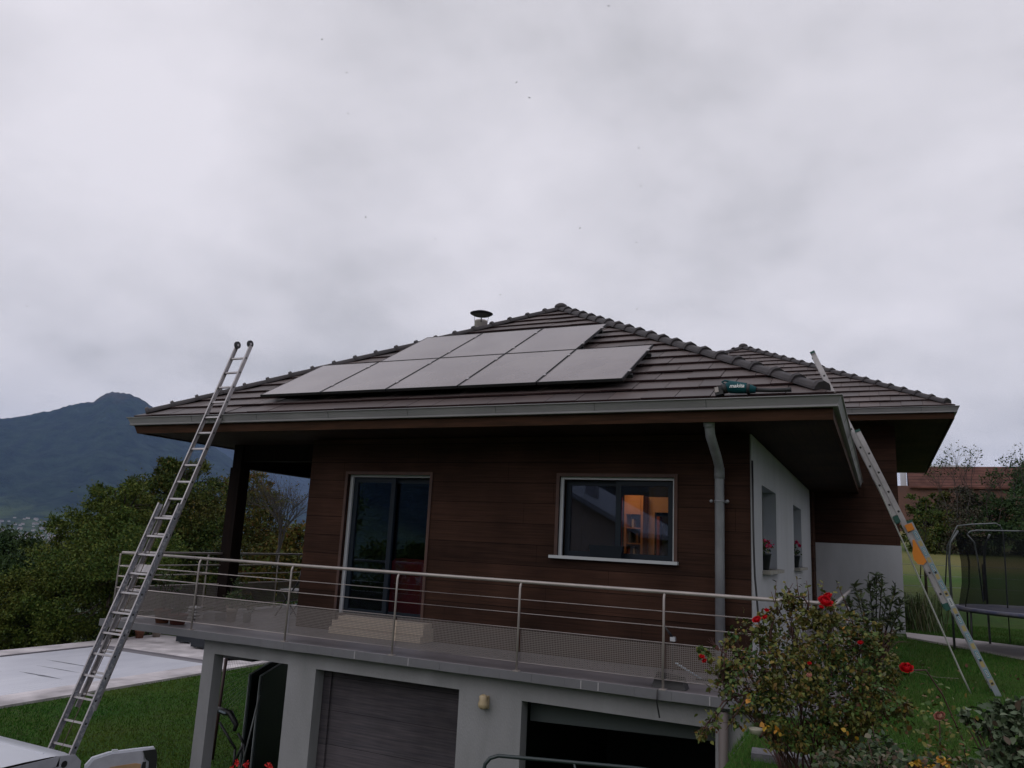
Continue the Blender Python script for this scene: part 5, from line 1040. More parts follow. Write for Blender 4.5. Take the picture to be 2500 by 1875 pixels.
tree('small_tree', 'dark small tree in the gap before the valley houses', (-80.117, 58.216, -12.000),
     [(-58.690, 40.413, -1.170, 0.932, 0.932, 0.932), (-57.731, 40.939, -1.468, 0.860, 0.860, 0.860), (-59.552, 40.288, -2.442, 1.219, 1.219, 1.219), (-56.027, 39.816, -2.905, 1.386, 1.386, 1.386)], 5000, 0.3, 'leaf_blue', 0.3, group=GP, seed=37)
hd = thing('hedge', 'dark clipped hedge line along the far side of the pool', 'hedge', (-25.763, 22.149, -3.200))
hbl = [(-33.770, 22.360, -3.729, 0.907, 0.907, 0.473), (-32.423, 22.943, -3.463, 0.907, 0.907, 0.513), (-31.167, 23.578, -3.114, 0.989, 0.989, 0.672), (-29.906, 24.236, -2.860, 1.031, 1.031, 0.714), (-28.637, 24.898, -2.605, 1.114, 1.114, 0.716), (-27.115, 25.334, -2.314, 1.107, 1.107, 0.712), (-25.764, 25.919, -2.047, 1.107, 1.107, 0.712), (-24.266, 26.344, -1.761, 1.101, 1.101, 0.708), (-22.644, 26.598, -1.460, 0.971, 0.971, 0.699), (-29.068, 25.848, -1.712, 1.030, 1.030, 1.030), (-26.239, 26.504, -1.139, 1.016, 1.016, 1.016)]
b = MB(); limbs(b, (-25.763, 22.149, -3.200), hbl[2:7], 0.08, 4); b.build('trunk', 'bark', hd)
P, D = clumps(hbl, 22000, rng, 40, 0.25); k_ = ~((P[:, 0] > -26.4) & (P[:, 1] < 23.5) & (P[:, 2] < 0)); P, D = P[k_], D[k_]; leaf_obj('foliage', leaf_mesh(P, D, 0.14, 0.5), 'leaf_dark', hd)
# bare tree
bt = thing('bare_tree', 'nearly bare thin-branched tree between the veranda post and the wall', 'tree', (-35.848, 41.350, -4.000))
def branchy(mb, p, d, L, r, depth, rr, tips, k=3, droop=0.0):
    q = p + d * L; mid = p + d * L * 0.5 + Vector((rr.uniform(-1, 1), rr.uniform(-1, 1), rr.uniform(-1, 1))) * L * 0.06
    mb.tube([p, mid, q], r, 5 if depth > 1 else 3, rs=[r, r * 0.85, r * 0.65], cap=False)
    if depth == 0: tips.append(q); return
    for i in range(k):
        nd = (d + Vector((rr.gauss(0, 1), rr.gauss(0, 1), rr.gauss(0.15, 0.6))) * 0.42).normalized()
        branchy(mb, p.lerp(q, rr.uniform(0.45, 1.0)), nd, L * rr.uniform(0.6, 0.85), r * 0.6, depth - 1, rr, tips, k, droop)
b = MB(); tips = []; rr = random.Random(17); base = Vector((-35.901, 41.277, -4.000))
b.tube([base, (-21.147, 24.003, 0.675)], 0.1, 6, rs=[0.12, 0.07])
for k in range(5): branchy(b, Vector((-21.154, 24.039, 0.500)), Vector((rr.uniform(-0.35, 0.35), rr.uniform(-0.3, 0.3), 1)).normalized(), 1.35, 0.032, 4, rr, tips, 3)
b.build('trunk', mat('grey_twig', (0.055, 0.05, 0.048), 0.9), bt)
P = np.array([tuple(t) for t in tips]); P = P[np.random.default_rng(2).random(len(P)) < 0.5]; leaf_obj('leaves', leaf_mesh(P, P * 0, 0.10, 0.5), 'leaf_autumn', bt)

# ================================================================ right background hedge and shrubs
GH = 'bushes in front of the red roofed house'
def zt_(x, y): return float(terrain(x, y))
tree('bush', 'green bush below the white verge of the red-roofed house', (2.495, 55.414, 1.772),
     [(2.152, 55.001, 2.873, 0.975, 0.975, 0.975), (2.960, 55.219, 3.617, 1.147, 1.147, 1.147), (2.001, 57.016, 3.648, 0.717, 0.717, 0.717), (3.170, 53.286, 2.606, 0.989, 0.989, 0.989), (2.849, 57.213, 4.569, 0.777, 0.777, 0.777), (2.326, 56.871, 4.978, 0.717, 0.717, 0.717), (3.551, 57.395, 5.249, 0.717, 0.717, 0.717)], 11000, 0.19, 'leaf_dark', 0.12, 'bush', GH, 41, sub=90, spread=0.2)
tree('bush', 'brownish bush below the middle of the red roof', (4.312, 56.260, 1.871),
     [(4.269, 55.765, 3.969, 1.262, 1.262, 1.262), (5.177, 57.179, 4.637, 1.054, 1.054, 1.054), (4.420, 53.837, 2.808, 1.099, 1.099, 1.099), (4.084, 57.689, 5.074, 0.657, 0.657, 0.657), (4.778, 57.914, 5.550, 0.717, 0.717, 0.717), (5.727, 58.342, 5.660, 0.717, 0.717, 0.717)], 9500, 0.18, mat('brown_bush_leaves', (0.05, 0.04, 0.025), 0.8, island=[(3, (0.040, 0.038, 0.020)), (3, (0.060, 0.040, 0.026)), (2, (0.035, 0.048, 0.018))]), 0.12, 'bush', GH, 42, sub=60, spread=0.26)
tree('bush', 'dark green bush at the right edge below the red roof', (6.648, 57.348, 1.999),
     [(6.488, 56.735, 4.370, 1.319, 1.319, 1.319), (7.668, 57.221, 4.714, 1.319, 1.319, 1.319), (5.670, 54.389, 3.011, 1.099, 1.099, 1.099), (7.001, 53.914, 2.925, 1.183, 1.183, 1.183), (8.824, 57.823, 4.497, 1.434, 1.434, 1.434), (8.401, 55.691, 3.026, 1.209, 1.209, 1.209), (5.598, 57.246, 5.232, 0.585, 0.585, 0.585)], 12000, 0.19, 'leaf_blue', 0.14, 'bush', GH, 43, sub=90, spread=0.2)
tree('bush', 'dark leafy tree at the right edge beside the red roof', (10.767, 75.089, 2.277),
     [(10.672, 73.737, 8.058, 0.963, 0.963, 0.963), (11.366, 73.937, 8.638, 1.111, 1.111, 1.111), (10.187, 71.530, 6.787, 0.932, 0.932, 0.932)], 2600, 0.25, 'leaf_blue', 0.14, 'tree', GH, 44)
def twiggy(label, base, fans, seed, leafsz, m='leaf_blue', dens=0.7, depth=3, L=0.9, r=0.02):
    t = thing('twiggy_shrub', label, 'shrub', base, 'thin leafy shrubs against the sky'); rr = random.Random(seed); b = MB(); tips = []
    for (p, hgt) in fans:
        p = Vector(p); b.tube([base, p], r, 5, rs=[r * 1.5, r])
        for k in range(3): branchy(b, p, Vector((rr.uniform(-.4, .4), rr.uniform(-.3, .3), 1)).normalized(), hgt, r * 0.8, depth, rr, tips, 3)
    b.build('branches', mat('shrub_twig', (0.04, 0.032, 0.028), 0.9), t)
    P = np.array([tuple(x) for x in tips]); g = np.random.default_rng(seed); P = np.repeat(P, 2, 0) + g.normal(size=(len(P) * 2, 3)) * leafsz * 0.5; P = P[g.random(len(P)) < dens]
    leaf_obj('leaves', leaf_mesh(P, P * 0, leafsz, 0.55, r=g), m, t); return t
twiggy('thin-branched shrub rising above the left half of the red roof', (4.171, 55.064, 1.860), [((3.602, 54.025, 5.255), 1.15), ((4.319, 54.328, 5.431), 1.3), ((5.006, 54.647, 5.469), 1.3)], 51, 0.15)
twiggy('lower thin-branched shrub in front of the right half of the red roof', (6.129, 55.975, 1.966), [((5.878, 55.146, 5.105), 0.9), ((6.779, 55.504, 5.429), 0.9)], 52, 0.15)
twiggy('thin shrub beside the dark tree at the right edge', (8.007, 60.241, 2.081), [((7.912, 59.241, 6.304), 0.9), ((8.595, 59.526, 6.487), 1.1)], 53, 0.16, dens=0.9)

# young trees by the field fence
twiggy('young sapling at the edge of the field behind the right ladder', (1.243, 32.392, 0.892), [((1.314, 32.204, 1.876), 0.55)], 54, 0.08, 'leaf_autumn', 0.6, 2, r=0.015)
# ornamental grass clump beside the wing wall
og = thing('ornamental_grass', 'clump of long arching grass beside the white wing wall', 'grass clump', (0.75, 21.0, -0.1)); g = np.random.default_rng(61); V = []
for k in range(170):
    x, y = 0.85 + g.normal() * 0.22, 21.2 + g.normal() * 0.3; a = g.uniform(0, 6.28); L = g.uniform(0.5, 1.05); dx_, dy_ = math.cos(a), math.sin(a); wv_ = 0.010; px, py = -dy_ * wv_, dx_ * wv_
    p0 = (x, y, -0.1); p1 = (x + dx_ * L * 0.25, y + dy_ * L * 0.25, L * 0.75); p2 = (x + dx_ * L * 0.65, y + dy_ * L * 0.65, L * 0.72)
    V += [(p0[0] - px, p0[1] - py, p0[2]), (p0[0] + px, p0[1] + py, p0[2]), (p1[0] + px, p1[1] + py, p1[2]), (p1[0] - px, p1[1] - py, p1[2]), (p1[0] - px, p1[1] - py, p1[2]), (p1[0] + px, p1[1] + py, p1[2]), (p2[0], p2[1], p2[2]), (p2[0] - px * .3, p2[1] - py * .3, p2[2] - .004)]
leaf_obj('blades', V, mat('long_grass', (0.06, 0.085, 0.02), 0.7, island=[(3, (0.05, 0.08, 0.02)), (2, (0.09, 0.10, 0.035)), (1, (0.11, 0.095, 0.05))]), og)

# ================================================================ near shrubs
def leaf6(P, D, size, wid=0.55, r=rng, fold=0.25):
    """pointed oval leaves: six-sided halves folded on the midrib (two quads each)"""
    n = len(P); a = r.normal(size=(n, 3)) + D * 0.5 + np.array([0, 0, -0.25]); a /= np.linalg.norm(a, axis=1)[:, None]
    up = np.array([0, 0, 1.0]) + r.normal(size=(n, 3)) * 0.55; b = np.cross(a, up); b /= np.linalg.norm(b, axis=1)[:, None]; c = np.cross(b, a)
    s = size * r.uniform(0.6, 1.3, (n, 1)); h = s * wid / 2
    tip = P + a * s - c * s * 0.12
    L1_, L2_ = P + a * s * 0.32 + b * h + c * s * fold * .3, P + a * s * 0.68 + b * h * 0.85 + c * s * fold * .2
    R1_, R2_ = P + a * s * 0.32 - b * h + c * s * fold * .3, P + a * s * 0.68 - b * h * 0.85 + c * s * fold * .2
    return np.stack([P, L1_, L2_, tip, R2_, R1_], 1).reshape(-1, 3)
M['rose_leaf'] = mat('rose_leaves', (0.03, 0.05, 0.02), 0.55, spec=0.18, island=[(6, (0.046, 0.095, 0.028)), (5, (0.080, 0.132, 0.036)), (4, (0.135, 0.145, 0.036)), (3, (0.190, 0.140, 0.032)), (1, (0.15, 0.08, 0.028)), (1, (0.10, 0.042, 0.028)), (1, (0.14, 0.15, 0.10))], var=(0.14, 0.105, 0.024), scale=2.2, contrast=(0.45, 0.62))
M['cane'] = mat('red_brown_cane', (0.055, 0.028, 0.020), 0.7, var=(0.09, 0.030, 0.028), scale=14)
def rose(mb_parent, c, r_, m, seed):
    r_ = r_ * 0.78
    """full rounded rose: shells of overlapping petals curling round a tight heart"""
    g = random.Random(seed); b = MB(); c = Vector(c); ax = Vector((g.uniform(-.5, .5), -0.6, g.uniform(0.5, 1.0))).normalized(); s1_ = ax.cross(Vector((1, 0, 0.2))).normalized(); s2_ = ax.cross(s1_)
    for rad, n, top, flare in ((0.30, 4, 1.45, 0.0), (0.50, 5, 1.20, 0.05), (0.72, 6, 0.85, 0.12), (0.92, 7, 0.45, 0.25), (1.0, 7, 0.1, 0.45)):
        for k in range(n):
            a0 = 2 * math.pi * (k + g.uniform(-.2, .2)) / n + rad * 3; w_ = 4.0 / n; vv = []
            for i in range(5):
                th = -1.25 + (top + 1.25) * i / 4
                for j in (-1, -0.5, 0, 0.5, 1):
                    a = a0 + j * w_ * (0.55 + 0.45 * math.sin(math.pi * (i + 0.6) / 5)); R_ = r_ * rad * (1 + (flare if i == 4 else 0) + 0.05 * j + g.uniform(-.03, .03)) * (1 - 0.06 * abs(j) * (i == 4))
                    vv.append(c + (s1_ * math.cos(a) + s2_ * math.sin(a)) * (R_ * math.cos(th)) + ax * (R_ * math.sin(th) * 0.9 - (0.12 * r_ * abs(j) if i == 4 else 0)))
            b.add(vv, [(i * 5 + j, i * 5 + j + 1, (i + 1) * 5 + j + 1, (i + 1) * 5 + j) for i in range(4) for j in range(4)], 0, True)
    return b.build('bloom', m, mb_parent)
rb = thing('rose_bush', 'large straggly rose bush with red blooms and yellowing leaves in front of the terrace corner', 'rose bush', (-0.492, 5.694, -0.257))
g = np.random.default_rng(71)
rbl = [(-0.866, 5.073, 0.696, 0.101, 0.101, 0.101), (-0.021, 5.770, 0.901, 0.102, 0.102, 0.102), (0.032, 5.756, 0.572, 0.100, 0.100, 0.100), (-0.595, 5.463, 1.045, 0.066, 0.066, 0.066), (-0.458, 5.451, 0.888, 0.217, 0.217, 0.217), (-0.264, 5.657, 0.888, 0.221, 0.221, 0.221), (-0.584, 5.308, 0.752, 0.201, 0.201, 0.201), (-0.093, 5.763, 0.780, 0.155, 0.155, 0.155), (-0.753, 5.230, 0.743, 0.149, 0.149, 0.149), (-0.513, 5.379, 0.588, 0.241, 0.241, 0.241), (-0.257, 5.609, 0.613, 0.246, 0.246, 0.246), (-0.377, 5.558, 1.086, 0.108, 0.108, 0.108), (-0.498, 5.495, 1.108, 0.096, 0.096, 0.096), (-0.142, 5.809, 0.973, 0.122, 0.122, 0.122), (-0.806, 5.120, 0.617, 0.112, 0.112, 0.112), (-0.100, 5.584, 0.555, 0.143, 0.143, 0.143), (-0.659, 5.219, 0.488, 0.140, 0.140, 0.140), (-0.297, 5.602, 1.061, 0.108, 0.108, 0.108), (-0.868, 5.260, 0.866, 0.088, 0.088, 0.088), (-0.681, 5.337, 0.919, 0.088, 0.088, 0.088), (-0.366, 5.498, 0.372, 0.172, 0.172, 0.172), (-0.563, 5.295, 0.356, 0.112, 0.112, 0.112), (-0.133, 5.607, 0.385, 0.115, 0.115, 0.115)]
P, D = clumps(rbl, 12500, g, 26, 0.19); leaf_obj('leaves', leaf6(P, D, 0.029, 0.62, g), 'rose_leaf', rb, 6)
spr = [(-0.950, 5.003, 0.828, 0.084, 0.084, 0.062), (-0.999, 4.973, 0.859, 0.039, 0.039, 0.039), (-0.957, 4.969, 0.465, 0.049, 0.049, 0.049), (-0.906, 5.061, 0.666, 0.073, 0.073, 0.073), (-1.009, 4.957, 0.408, 0.033, 0.033, 0.033), (-0.770, 5.277, 1.000, 0.064, 0.064, 0.064), (-0.688, 5.299, 1.076, 0.035, 0.035, 0.035), (-0.562, 5.446, 1.192, 0.030, 0.030, 0.030), (0.037, 5.850, 0.671, 0.078, 0.078, 0.078), (0.052, 5.674, 0.479, 0.057, 0.057, 0.057), (-0.806, 5.030, 0.513, 0.055, 0.055, 0.055)]
for q_ in spr:
    P, D = clumps([q_], 60, g, 7, 0.42); leaf_obj('side_sprig', leaf6(P, D, 0.034, 0.6, g), 'rose_leaf', rb, 6)
b = MB(); rr = random.Random(9); bases = [(-0.547, 5.547, -0.226), (-0.443, 5.596, -0.220), (-0.365, 5.632, -0.216), (-0.287, 5.668, -0.211)]
for k, bl in enumerate(rbl + spr + [rbl[i] for i in (0, 1, 5, 6, 9, 16)]):
    s0 = (Vector(min(rbl, key=lambda q: (Vector(q[:3]) - Vector(bl[:3])).length)[:3]) if bl in spr else Vector(rr.choice(bases))) + Vector((rr.uniform(-.06, .06), rr.uniform(-.05, .05), 0)); c = Vector(bl[:3]) + Vector((rr.uniform(-.05, .05),) * 3); m1 = s0.lerp(c, 0.5) + Vector((rr.uniform(-.04, .04), rr.uniform(-.04, .04), 0.05))
    b.tube([s0, s0.lerp(m1, 0.5) + Vector((rr.uniform(-.02, .02), 0, 0)), m1, c], 0.006, 5, rs=[0.0085, 0.007, 0.005, 0.002])
    for q in range(7): d_ = Vector((rr.gauss(0, 1), rr.gauss(0, 1), rr.gauss(0.2, 1))).normalized() * bl[3]; b.tube([m1.lerp(c, rr.uniform(0.3, 1)), c + d_ * 0.5, c + d_ * 1.1], 0.002, 3, rs=[0.0028, 0.002, 0.001], cap=False)
    for q in range(16): p = s0.lerp(m1, rr.random()); b.tube([p, p + Vector((rr.uniform(-.018, .018), rr.uniform(-.018, .018), 0.004))], 0.001, 3, rs=[0.0022, 0.0004], cap=False)
tipsR = []
for k in range(16):
    q = rbl[rr.choice([0, 1, 2, 3, 8, 9, 11, 12, 13, 17])]; p0 = Vector(q[:3]) + Vector((rr.uniform(-.1, .1), rr.uniform(-.1, .1), q[5] * 0.5)); d_ = Vector((rr.uniform(-.5, .5), rr.uniform(-.2, .2), 1)).normalized(); L_ = rr.uniform(0.10, 0.24)
    b.tube([p0, p0 + d_ * L_ * 0.5 + Vector((rr.uniform(-.02, .02), 0, 0)), p0 + d_ * L_], 0.003, 4, rs=[0.004, 0.003, 0.0015])
    for f in range(9): tipsR.append(tuple(p0 + d_ * L_ * rr.uniform(0.3, 1)))
b.build('canes', 'cane', rb); leaf_obj('shoot_leaves', leaf6(np.array(tipsR), np.zeros((len(tipsR), 3)), 0.030, 0.5, g), 'rose_leaf', rb, 6)
for i, (c, r_) in enumerate([((-0.321, 5.278, 1.192), 0.042), ((-0.313, 5.331, 1.223), 0.028), ((-0.342, 5.219, 1.160), 0.015), ((-0.701, 5.068, 1.067), 0.026), ((-0.655, 5.087, 1.083), 0.015), ((-0.643, 5.083, 1.125), 0.014), ((-0.989, 4.868, 0.844), 0.016), ((-0.977, 4.879, 0.820), 0.014), ((-0.140, 5.476, 0.950), 0.017), ((-0.413, 5.145, 0.835), 0.012)]): rose(rb, c, r_, red, i)
rose(rb, (-0.412, 5.103, 0.775), 0.014, mat('pale_pink_petal', (0.45, 0.20, 0.16), 0.7), 30)
yl = mat('yellow_leaf', (0.42, 0.26, 0.02), 0.6, island=[(2, (0.42, 0.26, 0.02)), (1, (0.38, 0.17, 0.015))])
P = np.array([(-0.731, 4.924, 0.642), (-0.727, 4.929, 0.626), (-0.657, 4.993, 0.493), (-0.651, 5.000, 0.475), (-0.590, 5.032, 0.460), (-0.576, 5.041, 0.451), (-0.766, 4.953, 0.438), (-0.231, 5.301, 1.032), (-0.231, 5.319, 0.451), (-0.166, 5.362, 0.400)]); P = np.repeat(P, 2, 0); leaf_obj('yellow_leaves', leaf6(P, P * 0, 0.034, 0.75, g), yl, rb, 6)

def small_rose(name, label, pts, r_, m, seed, leaves=60, lr=0.04):
    t = thing(name, label, 'rose', pts[0]); b = MB(); b.tube(pts, 0.004, 6, rs=[0.005] * (len(pts) - 1) + [0.0028]); b.build('stem', 'cane', t); rose(t, Vector(pts[-1]) + Vector((0, -0.01, 0.01)), r_, m, seed)
    gg = np.random.default_rng(seed); Q = []
    for k in range(leaves): f = gg.random() * (len(pts) - 1); i = int(f); a_, c_ = Vector(pts[i]), Vector(pts[min(i + 1, len(pts) - 1)]); p = a_.lerp(c_, f - i); Q.append((p.x + gg.normal() * lr, p.y + gg.normal() * lr, p.z + gg.normal() * lr))
    Q = np.array(Q); leaf_obj('leaves', leaf6(Q, Q * 0, 0.034, 0.6, gg), 'rose_leaf', t, 6); return t
small_rose('single_rose', 'single bright red rose on a long arching stem right of the big bush', [(0.485, 6.269, -0.238), (0.428, 6.111, 0.342), (0.319, 5.994, 0.628), (0.230, 5.919, 0.775), (0.169, 5.832, 0.778), (0.115, 5.747, 0.788)], 0.039, red, 81, 26, 0.03)
small_rose('single_rose', 'faded pink-brown rose on an upright leafy stem at the lower right', [(0.255, 5.466, -0.173), (0.257, 5.380, 0.212), (0.258, 5.322, 0.469), (0.261, 5.295, 0.597)], 0.030, mat('faded_petal', (0.30, 0.10, 0.07), 0.8, island=[(2, (0.30, 0.11, 0.08)), (1, (0.20, 0.04, 0.035)), (1, (0.36, 0.20, 0.14))]), 82, 260, 0.085)
def bushy(name, label, cat, base, blobs, n, size, m, wid=0.6, seed=1, k=9, spread=0.3):
    t = thing(name, label, cat, base); gg = np.random.default_rng(seed); P, D = clumps(blobs, n, gg, k, spread); leaf_obj('leaves', leaf6(P, D, size, wid, gg), m, t, 6)
    b = MB(); rr = random.Random(seed)
    for bl in blobs:
        for q in range(4): c = Vector(bl[:3]) + Vector((rr.gauss(0, 1), rr.gauss(0, 1), rr.gauss(0, 1))) * bl[3] * 0.5; b.tube([base, Vector(base).lerp(c, 0.5) + Vector((0, 0, 0.05)), c], 0.004, 4, rs=[0.006, 0.004, 0.002])
    b.build('stems', 'cane', t); return t
bushy('leafy_bush', 'dusty green large-leaved bush in the lower right corner', 'bush', (0.603, 5.478, 0.009), [(0.559, 5.442, 0.575, 0.089, 0.089, 0.089), (0.661, 5.383, 0.551, 0.118, 0.118, 0.118), (0.594, 5.267, 0.422, 0.115, 0.115, 0.115), (0.697, 5.312, 0.440, 0.141, 0.141, 0.141), (0.429, 5.484, 0.613, 0.038, 0.038, 0.038), (0.646, 5.462, 0.670, 0.058, 0.058, 0.058)], 1300, 0.052, mat('dusty_leaves', (0.04, 0.06, 0.03), 0.6, island=[(4, (0.036, 0.062, 0.026)), (3, (0.075, 0.110, 0.055)), (2, (0.110, 0.140, 0.080)), (1, (0.065, 0.045, 0.028))]), 0.6, 91)
bushy('low_foliage', 'mottled brown-green low plants along the bottom right edge', 'plant', (-0.024, 5.065, 0.009), [(-0.171, 5.027, 0.368, 0.103, 0.103, 0.067), (-0.031, 4.979, 0.376, 0.125, 0.125, 0.075), (0.126, 5.060, 0.348, 0.125, 0.125, 0.070), (-0.052, 5.184, 0.426, 0.089, 0.089, 0.053), (0.307, 5.148, 0.345, 0.151, 0.151, 0.075), (-0.312, 4.973, 0.310, 0.103, 0.103, 0.062)], 1300, 0.034, mat('low_leaves', (0.04, 0.05, 0.025), 0.6, island=[(4, (0.032, 0.058, 0.024)), (3, (0.060, 0.088, 0.034)), (2, (0.13, 0.115, 0.075)), (1, (0.10, 0.06, 0.035))]), 0.75, 92)
bushy('yellow_flowers', 'yellow flowering plant at the bottom edge right of the big rose bush', 'plant', (0.155, 5.022, 0.077), [(0.113, 4.928, 0.407, 0.022, 0.022, 0.022), (0.168, 4.956, 0.398, 0.020, 0.020, 0.020), (0.254, 4.990, 0.429, 0.015, 0.015, 0.015)], 24, 0.030, yl, 0.8, 93, 5, 0.4)
bushy('red_leaved_plant', 'dark red-leaved ground plant at the foot of the grey end wall', 'plant', (-0.685, 6.376, -0.181), [(-0.861, 6.544, 0.206, 0.049, 0.049, 0.049), (-0.819, 6.468, 0.127, 0.055, 0.055, 0.055), (-0.756, 6.365, 0.219, 0.048, 0.048, 0.048)], 260, 0.03, mat('dark_red_leaves', (0.10, 0.02, 0.02), 0.7, island=[(2, (0.10, 0.02, 0.02)), (2, (0.04, 0.045, 0.02))]), 0.6, 94)
pt = MB(); pt.lathe((-0.711, 5.037, 0.435), [(0.006, -0.02), (0.03, -0.012), (0.04, 0.01), (0.042, 0.018), (0.036, 0.014), (0.02, -0.004)], 14); tag(pt.build('bird_dish', mat('ivory_dish', (0.36, 0.34, 0.27), 0.7)), 'small ivory dish hanging among the lower left rose leaves', 'dish')
# oleander in front of the wing
ol_ = thing('oleander', 'upright shrub with whorls of narrow leaves before the white wing wall', 'shrub', (-0.091, 13.439, -0.100)); b = MB(); rr = random.Random(12); gg = np.random.default_rng(12); Q = []; dv_ = []
tipsO = [(-0.074, 12.449, 1.265), (-0.009, 12.511, 1.128), (-0.168, 12.427, 1.164), (-0.367, 12.349, 1.089), (0.167, 12.608, 1.073), (0.249, 12.686, 0.898), (0.041, 12.590, 0.886), (-0.284, 12.424, 0.933), (-0.141, 12.520, 0.812), (-0.465, 12.354, 0.859), (0.092, 12.657, 0.697), (-0.059, 12.601, 0.624), (0.183, 12.692, 0.734), (0.206, 12.739, 0.575), (-0.235, 12.505, 0.679)]
o0 = Vector((-0.141, 13.392, -0.100))
for tp_ in tipsO:
    tp_ = Vector(tp_) + Vector((0, rr.uniform(-.3, .3), 0)); m1 = o0.lerp(tp_, 0.45) + Vector((0, 0, -0.03)); b.tube([o0 + Vector((rr.uniform(-.08, .08), rr.uniform(-.08, .08), 0)), m1, m1.lerp(tp_, 0.6) + Vector((0, 0, 0.02)), tp_], 0.01, 5, rs=[0.014, 0.010, 0.007, 0.004])
    for q in range(44): f = rr.uniform(0.0, 1) ** 0.5; Q.append(tuple(m1.lerp(tp_, 0.45 + 0.55 * f))); a = rr.uniform(0, 6.28); dv_.append((math.cos(a) * 2.4, math.sin(a) * 2.4, 2.6))
b.build('stems', 'bark', ol_); leaf_obj('leaves', leaf6(np.array(Q), np.array(dv_), 0.11, 0.22, gg), mat('oleander_leaves', (0.05, 0.075, 0.03), 0.5, island=[(3, (0.055, 0.085, 0.030)), (2, (0.085, 0.12, 0.045)), (1, (0.10, 0.105, 0.04))]), ol_, 6)

# bank beside the end wall: soil bed with stone edge
b = MB(); rr = random.Random(8)
st = mat('grey_stone', (0.16, 0.155, 0.17), 0.9, var=(0.10, 0.10, 0.11), scale=12, bump=0.5)
for (x, y, L) in ((-0.98, 6.75, 0.42), (-0.62, 6.15, 0.4)):
    s0 = MB(); z = float(terrain(x + 0.2, y)); s0.obox((x + L / 2, y, z + 0.01), (L / 2, 0.03, 0), (-0.01, 0.10, 0), (0, 0, 0.045)); tag(s0.build('edging_stone', st), ('grey edging stone nearer the end wall at the bottom edge' if x < -0.8 else 'grey edging stone at the bottom edge under the rose canes'), 'stone', 'edging stones of the flower bed')

# ================================================================ grass
def blades(name, n, x0, x1, y0, y1, h, wv__, m, keep, seed):
    gg = np.random.default_rng(seed); x = gg.uniform(x0, x1, n * 3); 
    y = y0 + (y1 - y0) * gg.random(n * 3) ** 1.5; k = keep(x, y); x, y = x[k][:n], y[k][:n]; n = len(x); z = terrain(x, y)
    a = gg.uniform(0, 6.283, n); hh = h * gg.uniform(0.5, 1.4, n); lean = gg.normal(size=(n, 2)) * hh[:, None] * 0.45; w_ = wv__ * (0.7 + y / y1) ; dx_, dy_ = np.cos(a) * w_, np.sin(a) * w_
    V = np.stack([np.stack([x - dx_, y - dy_, z - .01], -1), np.stack([x + dx_, y + dy_, z - .01], -1), np.stack([x + lean[:, 0], y + lean[:, 1], z + hh], -1)], 1).reshape(-1, 3)
    return leaf_obj(name, V, m, None, 3)
gm = mat('grass_blades', (0.03, 0.07, 0.015), 0.8, spec=0.06, island=[(5, (0.032, 0.100, 0.016)), (4, (0.055, 0.145, 0.024)), (2, (0.095, 0.165, 0.042)), (1, (0.13, 0.13, 0.055))], var=(0.075, 0.090, 0.026), scale=0.9, contrast=(0.45, 0.7))
onpath = lambda x, y: (x > 0.3) & (y > 19.4 - (x - 0.4) * 1.35 - 0.75) & (y < 20.1 - (x - 0.4) * 0.5) & (y > 14)
r_ok = lambda x, y: (x > -0.165 * y - 0.05) & (x < 0.165 * y + 0.25) & ~onpath(x, y) & ((x > -1.05) | (y < 8)) & ~((y > 19.2) & (x < 0.5)) & ~((x < -0.3) & (y > 8.3))
tag(blades('lawn_grass', 110000, -1.2, 4.5, 5.0, 24, 0.042, 0.0030, gm, r_ok, 101), kind='stuff')
gm2 = mat('lower_grass_blades', (0.03, 0.07, 0.015), 0.8, spec=0.06, island=[(5, (0.020, 0.082, 0.008)), (4, (0.030, 0.105, 0.011)), (1, (0.070, 0.105, 0.022))], var=(0.140, 0.135, 0.020), scale=0.22, contrast=(0.42, 0.68))
tag(blades('lower_lawn_grass', 90000, -18.35, -7.6, 9.2, 25, 0.045, 0.008, gm2, lambda x, y: (x < -0.42 * y - 3.2) | (y > 12), 102), kind='stuff')
# ivory petals and fallen leaves on the right lawn
gg = np.random.default_rng(5); Q = np.stack([gg.uniform(-0.6, 2.2, 160), gg.uniform(6.5, 14, 160), np.zeros(160)], -1); Q[:, 2] = terrain(Q[:, 0], Q[:, 1]) + 0.045
tag(leaf_obj('fallen_leaves', leaf6(Q, Q * 0 + np.array([0, 0, .3]), 0.05, 0.7, gg), mat('fallen_leaf', (0.10, 0.05, 0.025), 0.8, island=[(2, (0.11, 0.05, 0.025)), (2, (0.14, 0.10, 0.045)), (1, (0.08, 0.09, 0.03))]), None, 6), kind='stuff')

# trees behind the photographer, seen mirrored in the door glass
for k, (x, y, h_, r_) in enumerate([(-18.3, -9, 4.0, 0.5), (-23.2, -9, 7.6, 1.0), (-20.8, -10, 2.9, 1.5)]):
    tree('mirrored_tree', ['slender', 'tall', 'low broad'][k] + ' tree behind the viewpoint, mirrored in the terrace door glass', (x, y, -2.9), [(x, y, h_ - 3.5, r_, r_, r_ * 1.2), (x + r_ * .6, y, h_ - 5.2, r_, r_, r_), (x - r_ * .7, y + 1, h_ - 5.6, r_, r_, r_)], 7000, 0.22, 'leaf_green', 0.2, group='trees mirrored in the glass', seed=70 + k)
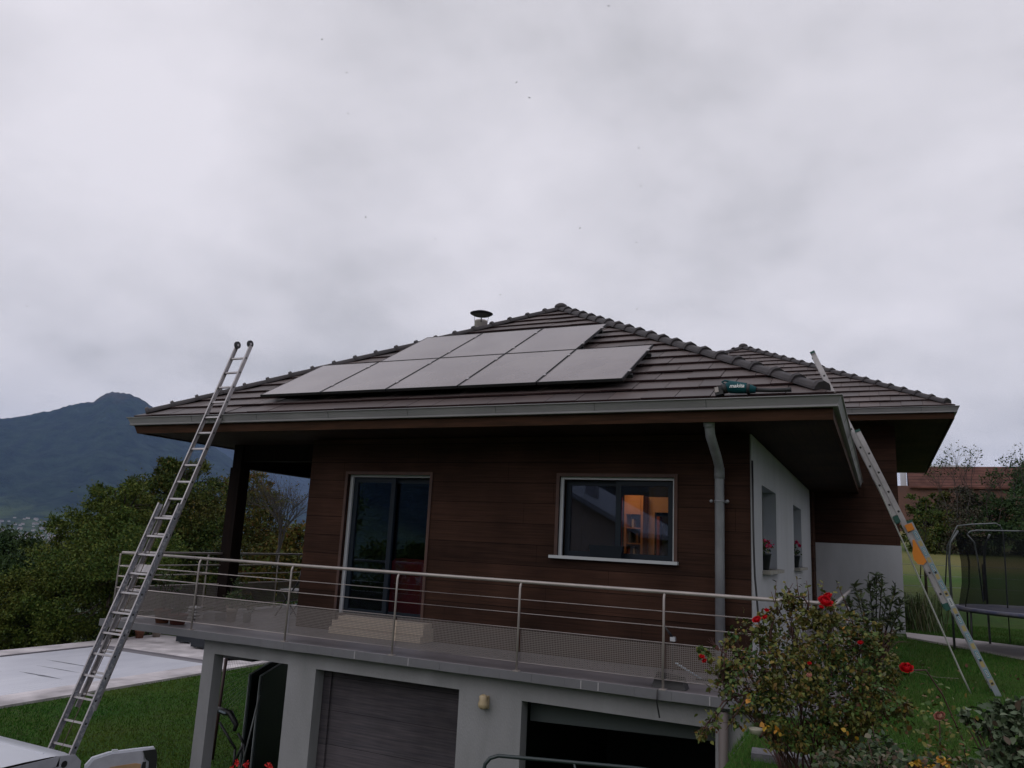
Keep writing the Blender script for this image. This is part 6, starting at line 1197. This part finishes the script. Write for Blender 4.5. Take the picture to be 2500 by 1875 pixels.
# ================================================================ birds
bm = MB(); bm.ball((0, 0, 0), 0.045, 8, 6, sc=(0.8, 2.6, 0.8))
for s_ in (-1, 1): bm.prism([(0, 0.05, 0.01), (s_ * 0.14, 0.06, 0.05), (s_ * 0.27, -0.04, 0.02), (s_ * 0.13, -0.01, 0.045), (0, -0.05, 0.01)], (0, 0, 0.008))
bm.prism([(-0.02, -0.10, 0), (0.02, -0.10, 0), (0.045, -0.19, 0), (0, -0.15, 0), (-0.045, -0.19, 0)], (0, 0, 0.006))
bird0 = bm.build('bird', mat('bird_dark', (0.02, 0.02, 0.022), 0.9)); tag(bird0, 'tiny dark bird flying high against the cloudy sky', 'bird', 'birds in the sky')
rb_ = random.Random(3)
for i, p in enumerate([(-46.966, 51.832, 48.170), (-44.947, 53.484, 45.130), (-65.978, 79.693, 59.865), (-30.097, 60.605, 45.022), (-29.021, 61.432, 43.637), (-19.646, 66.874, 39.381), (-20.898, 72.224, 38.086), (-23.127, 66.539, 33.504), (-26.786, 70.442, 33.519), (-20.219, 68.624, 30.426), (-49.697, 64.689, 35.554), (-37.851, 60.336, 29.814), (-32.351, 64.093, 24.821), (-24.528, 83.934, 28.647), (-21.725, 62.871, 52.696), (-59.115, 35.992, 17.494)]):
    o = bird0 if i == 0 else bird0.copy()
    if i: COL.objects.link(o)
    o.location = p; o.scale = (0.62,) * 3; o.rotation_euler = (rb_.uniform(-.5, .5), rb_.uniform(-.5, .5), rb_.uniform(0, 6.28))

# ================================================================ haze
hz_ = MB(); hz_.box(-9500, 9500, -1200, 12500, -90, 1260)
hmz = bpy.data.materials.new('haze'); hmz.use_nodes = True; t = hmz.node_tree; t.nodes.clear(); o = t.nodes.new('ShaderNodeOutputMaterial'); pv = t.nodes.new('ShaderNodeVolumePrincipled')
pv.inputs['Color'].default_value = (0.38, 0.56, 1.0, 1); pv.inputs['Density'].default_value = 4.6e-5; pv.inputs['Anisotropy'].default_value = 0.0
t.links.new(pv.outputs[0], o.inputs['Volume']); haze = hz_.build('haze', hmz); tag(haze, kind='stuff')
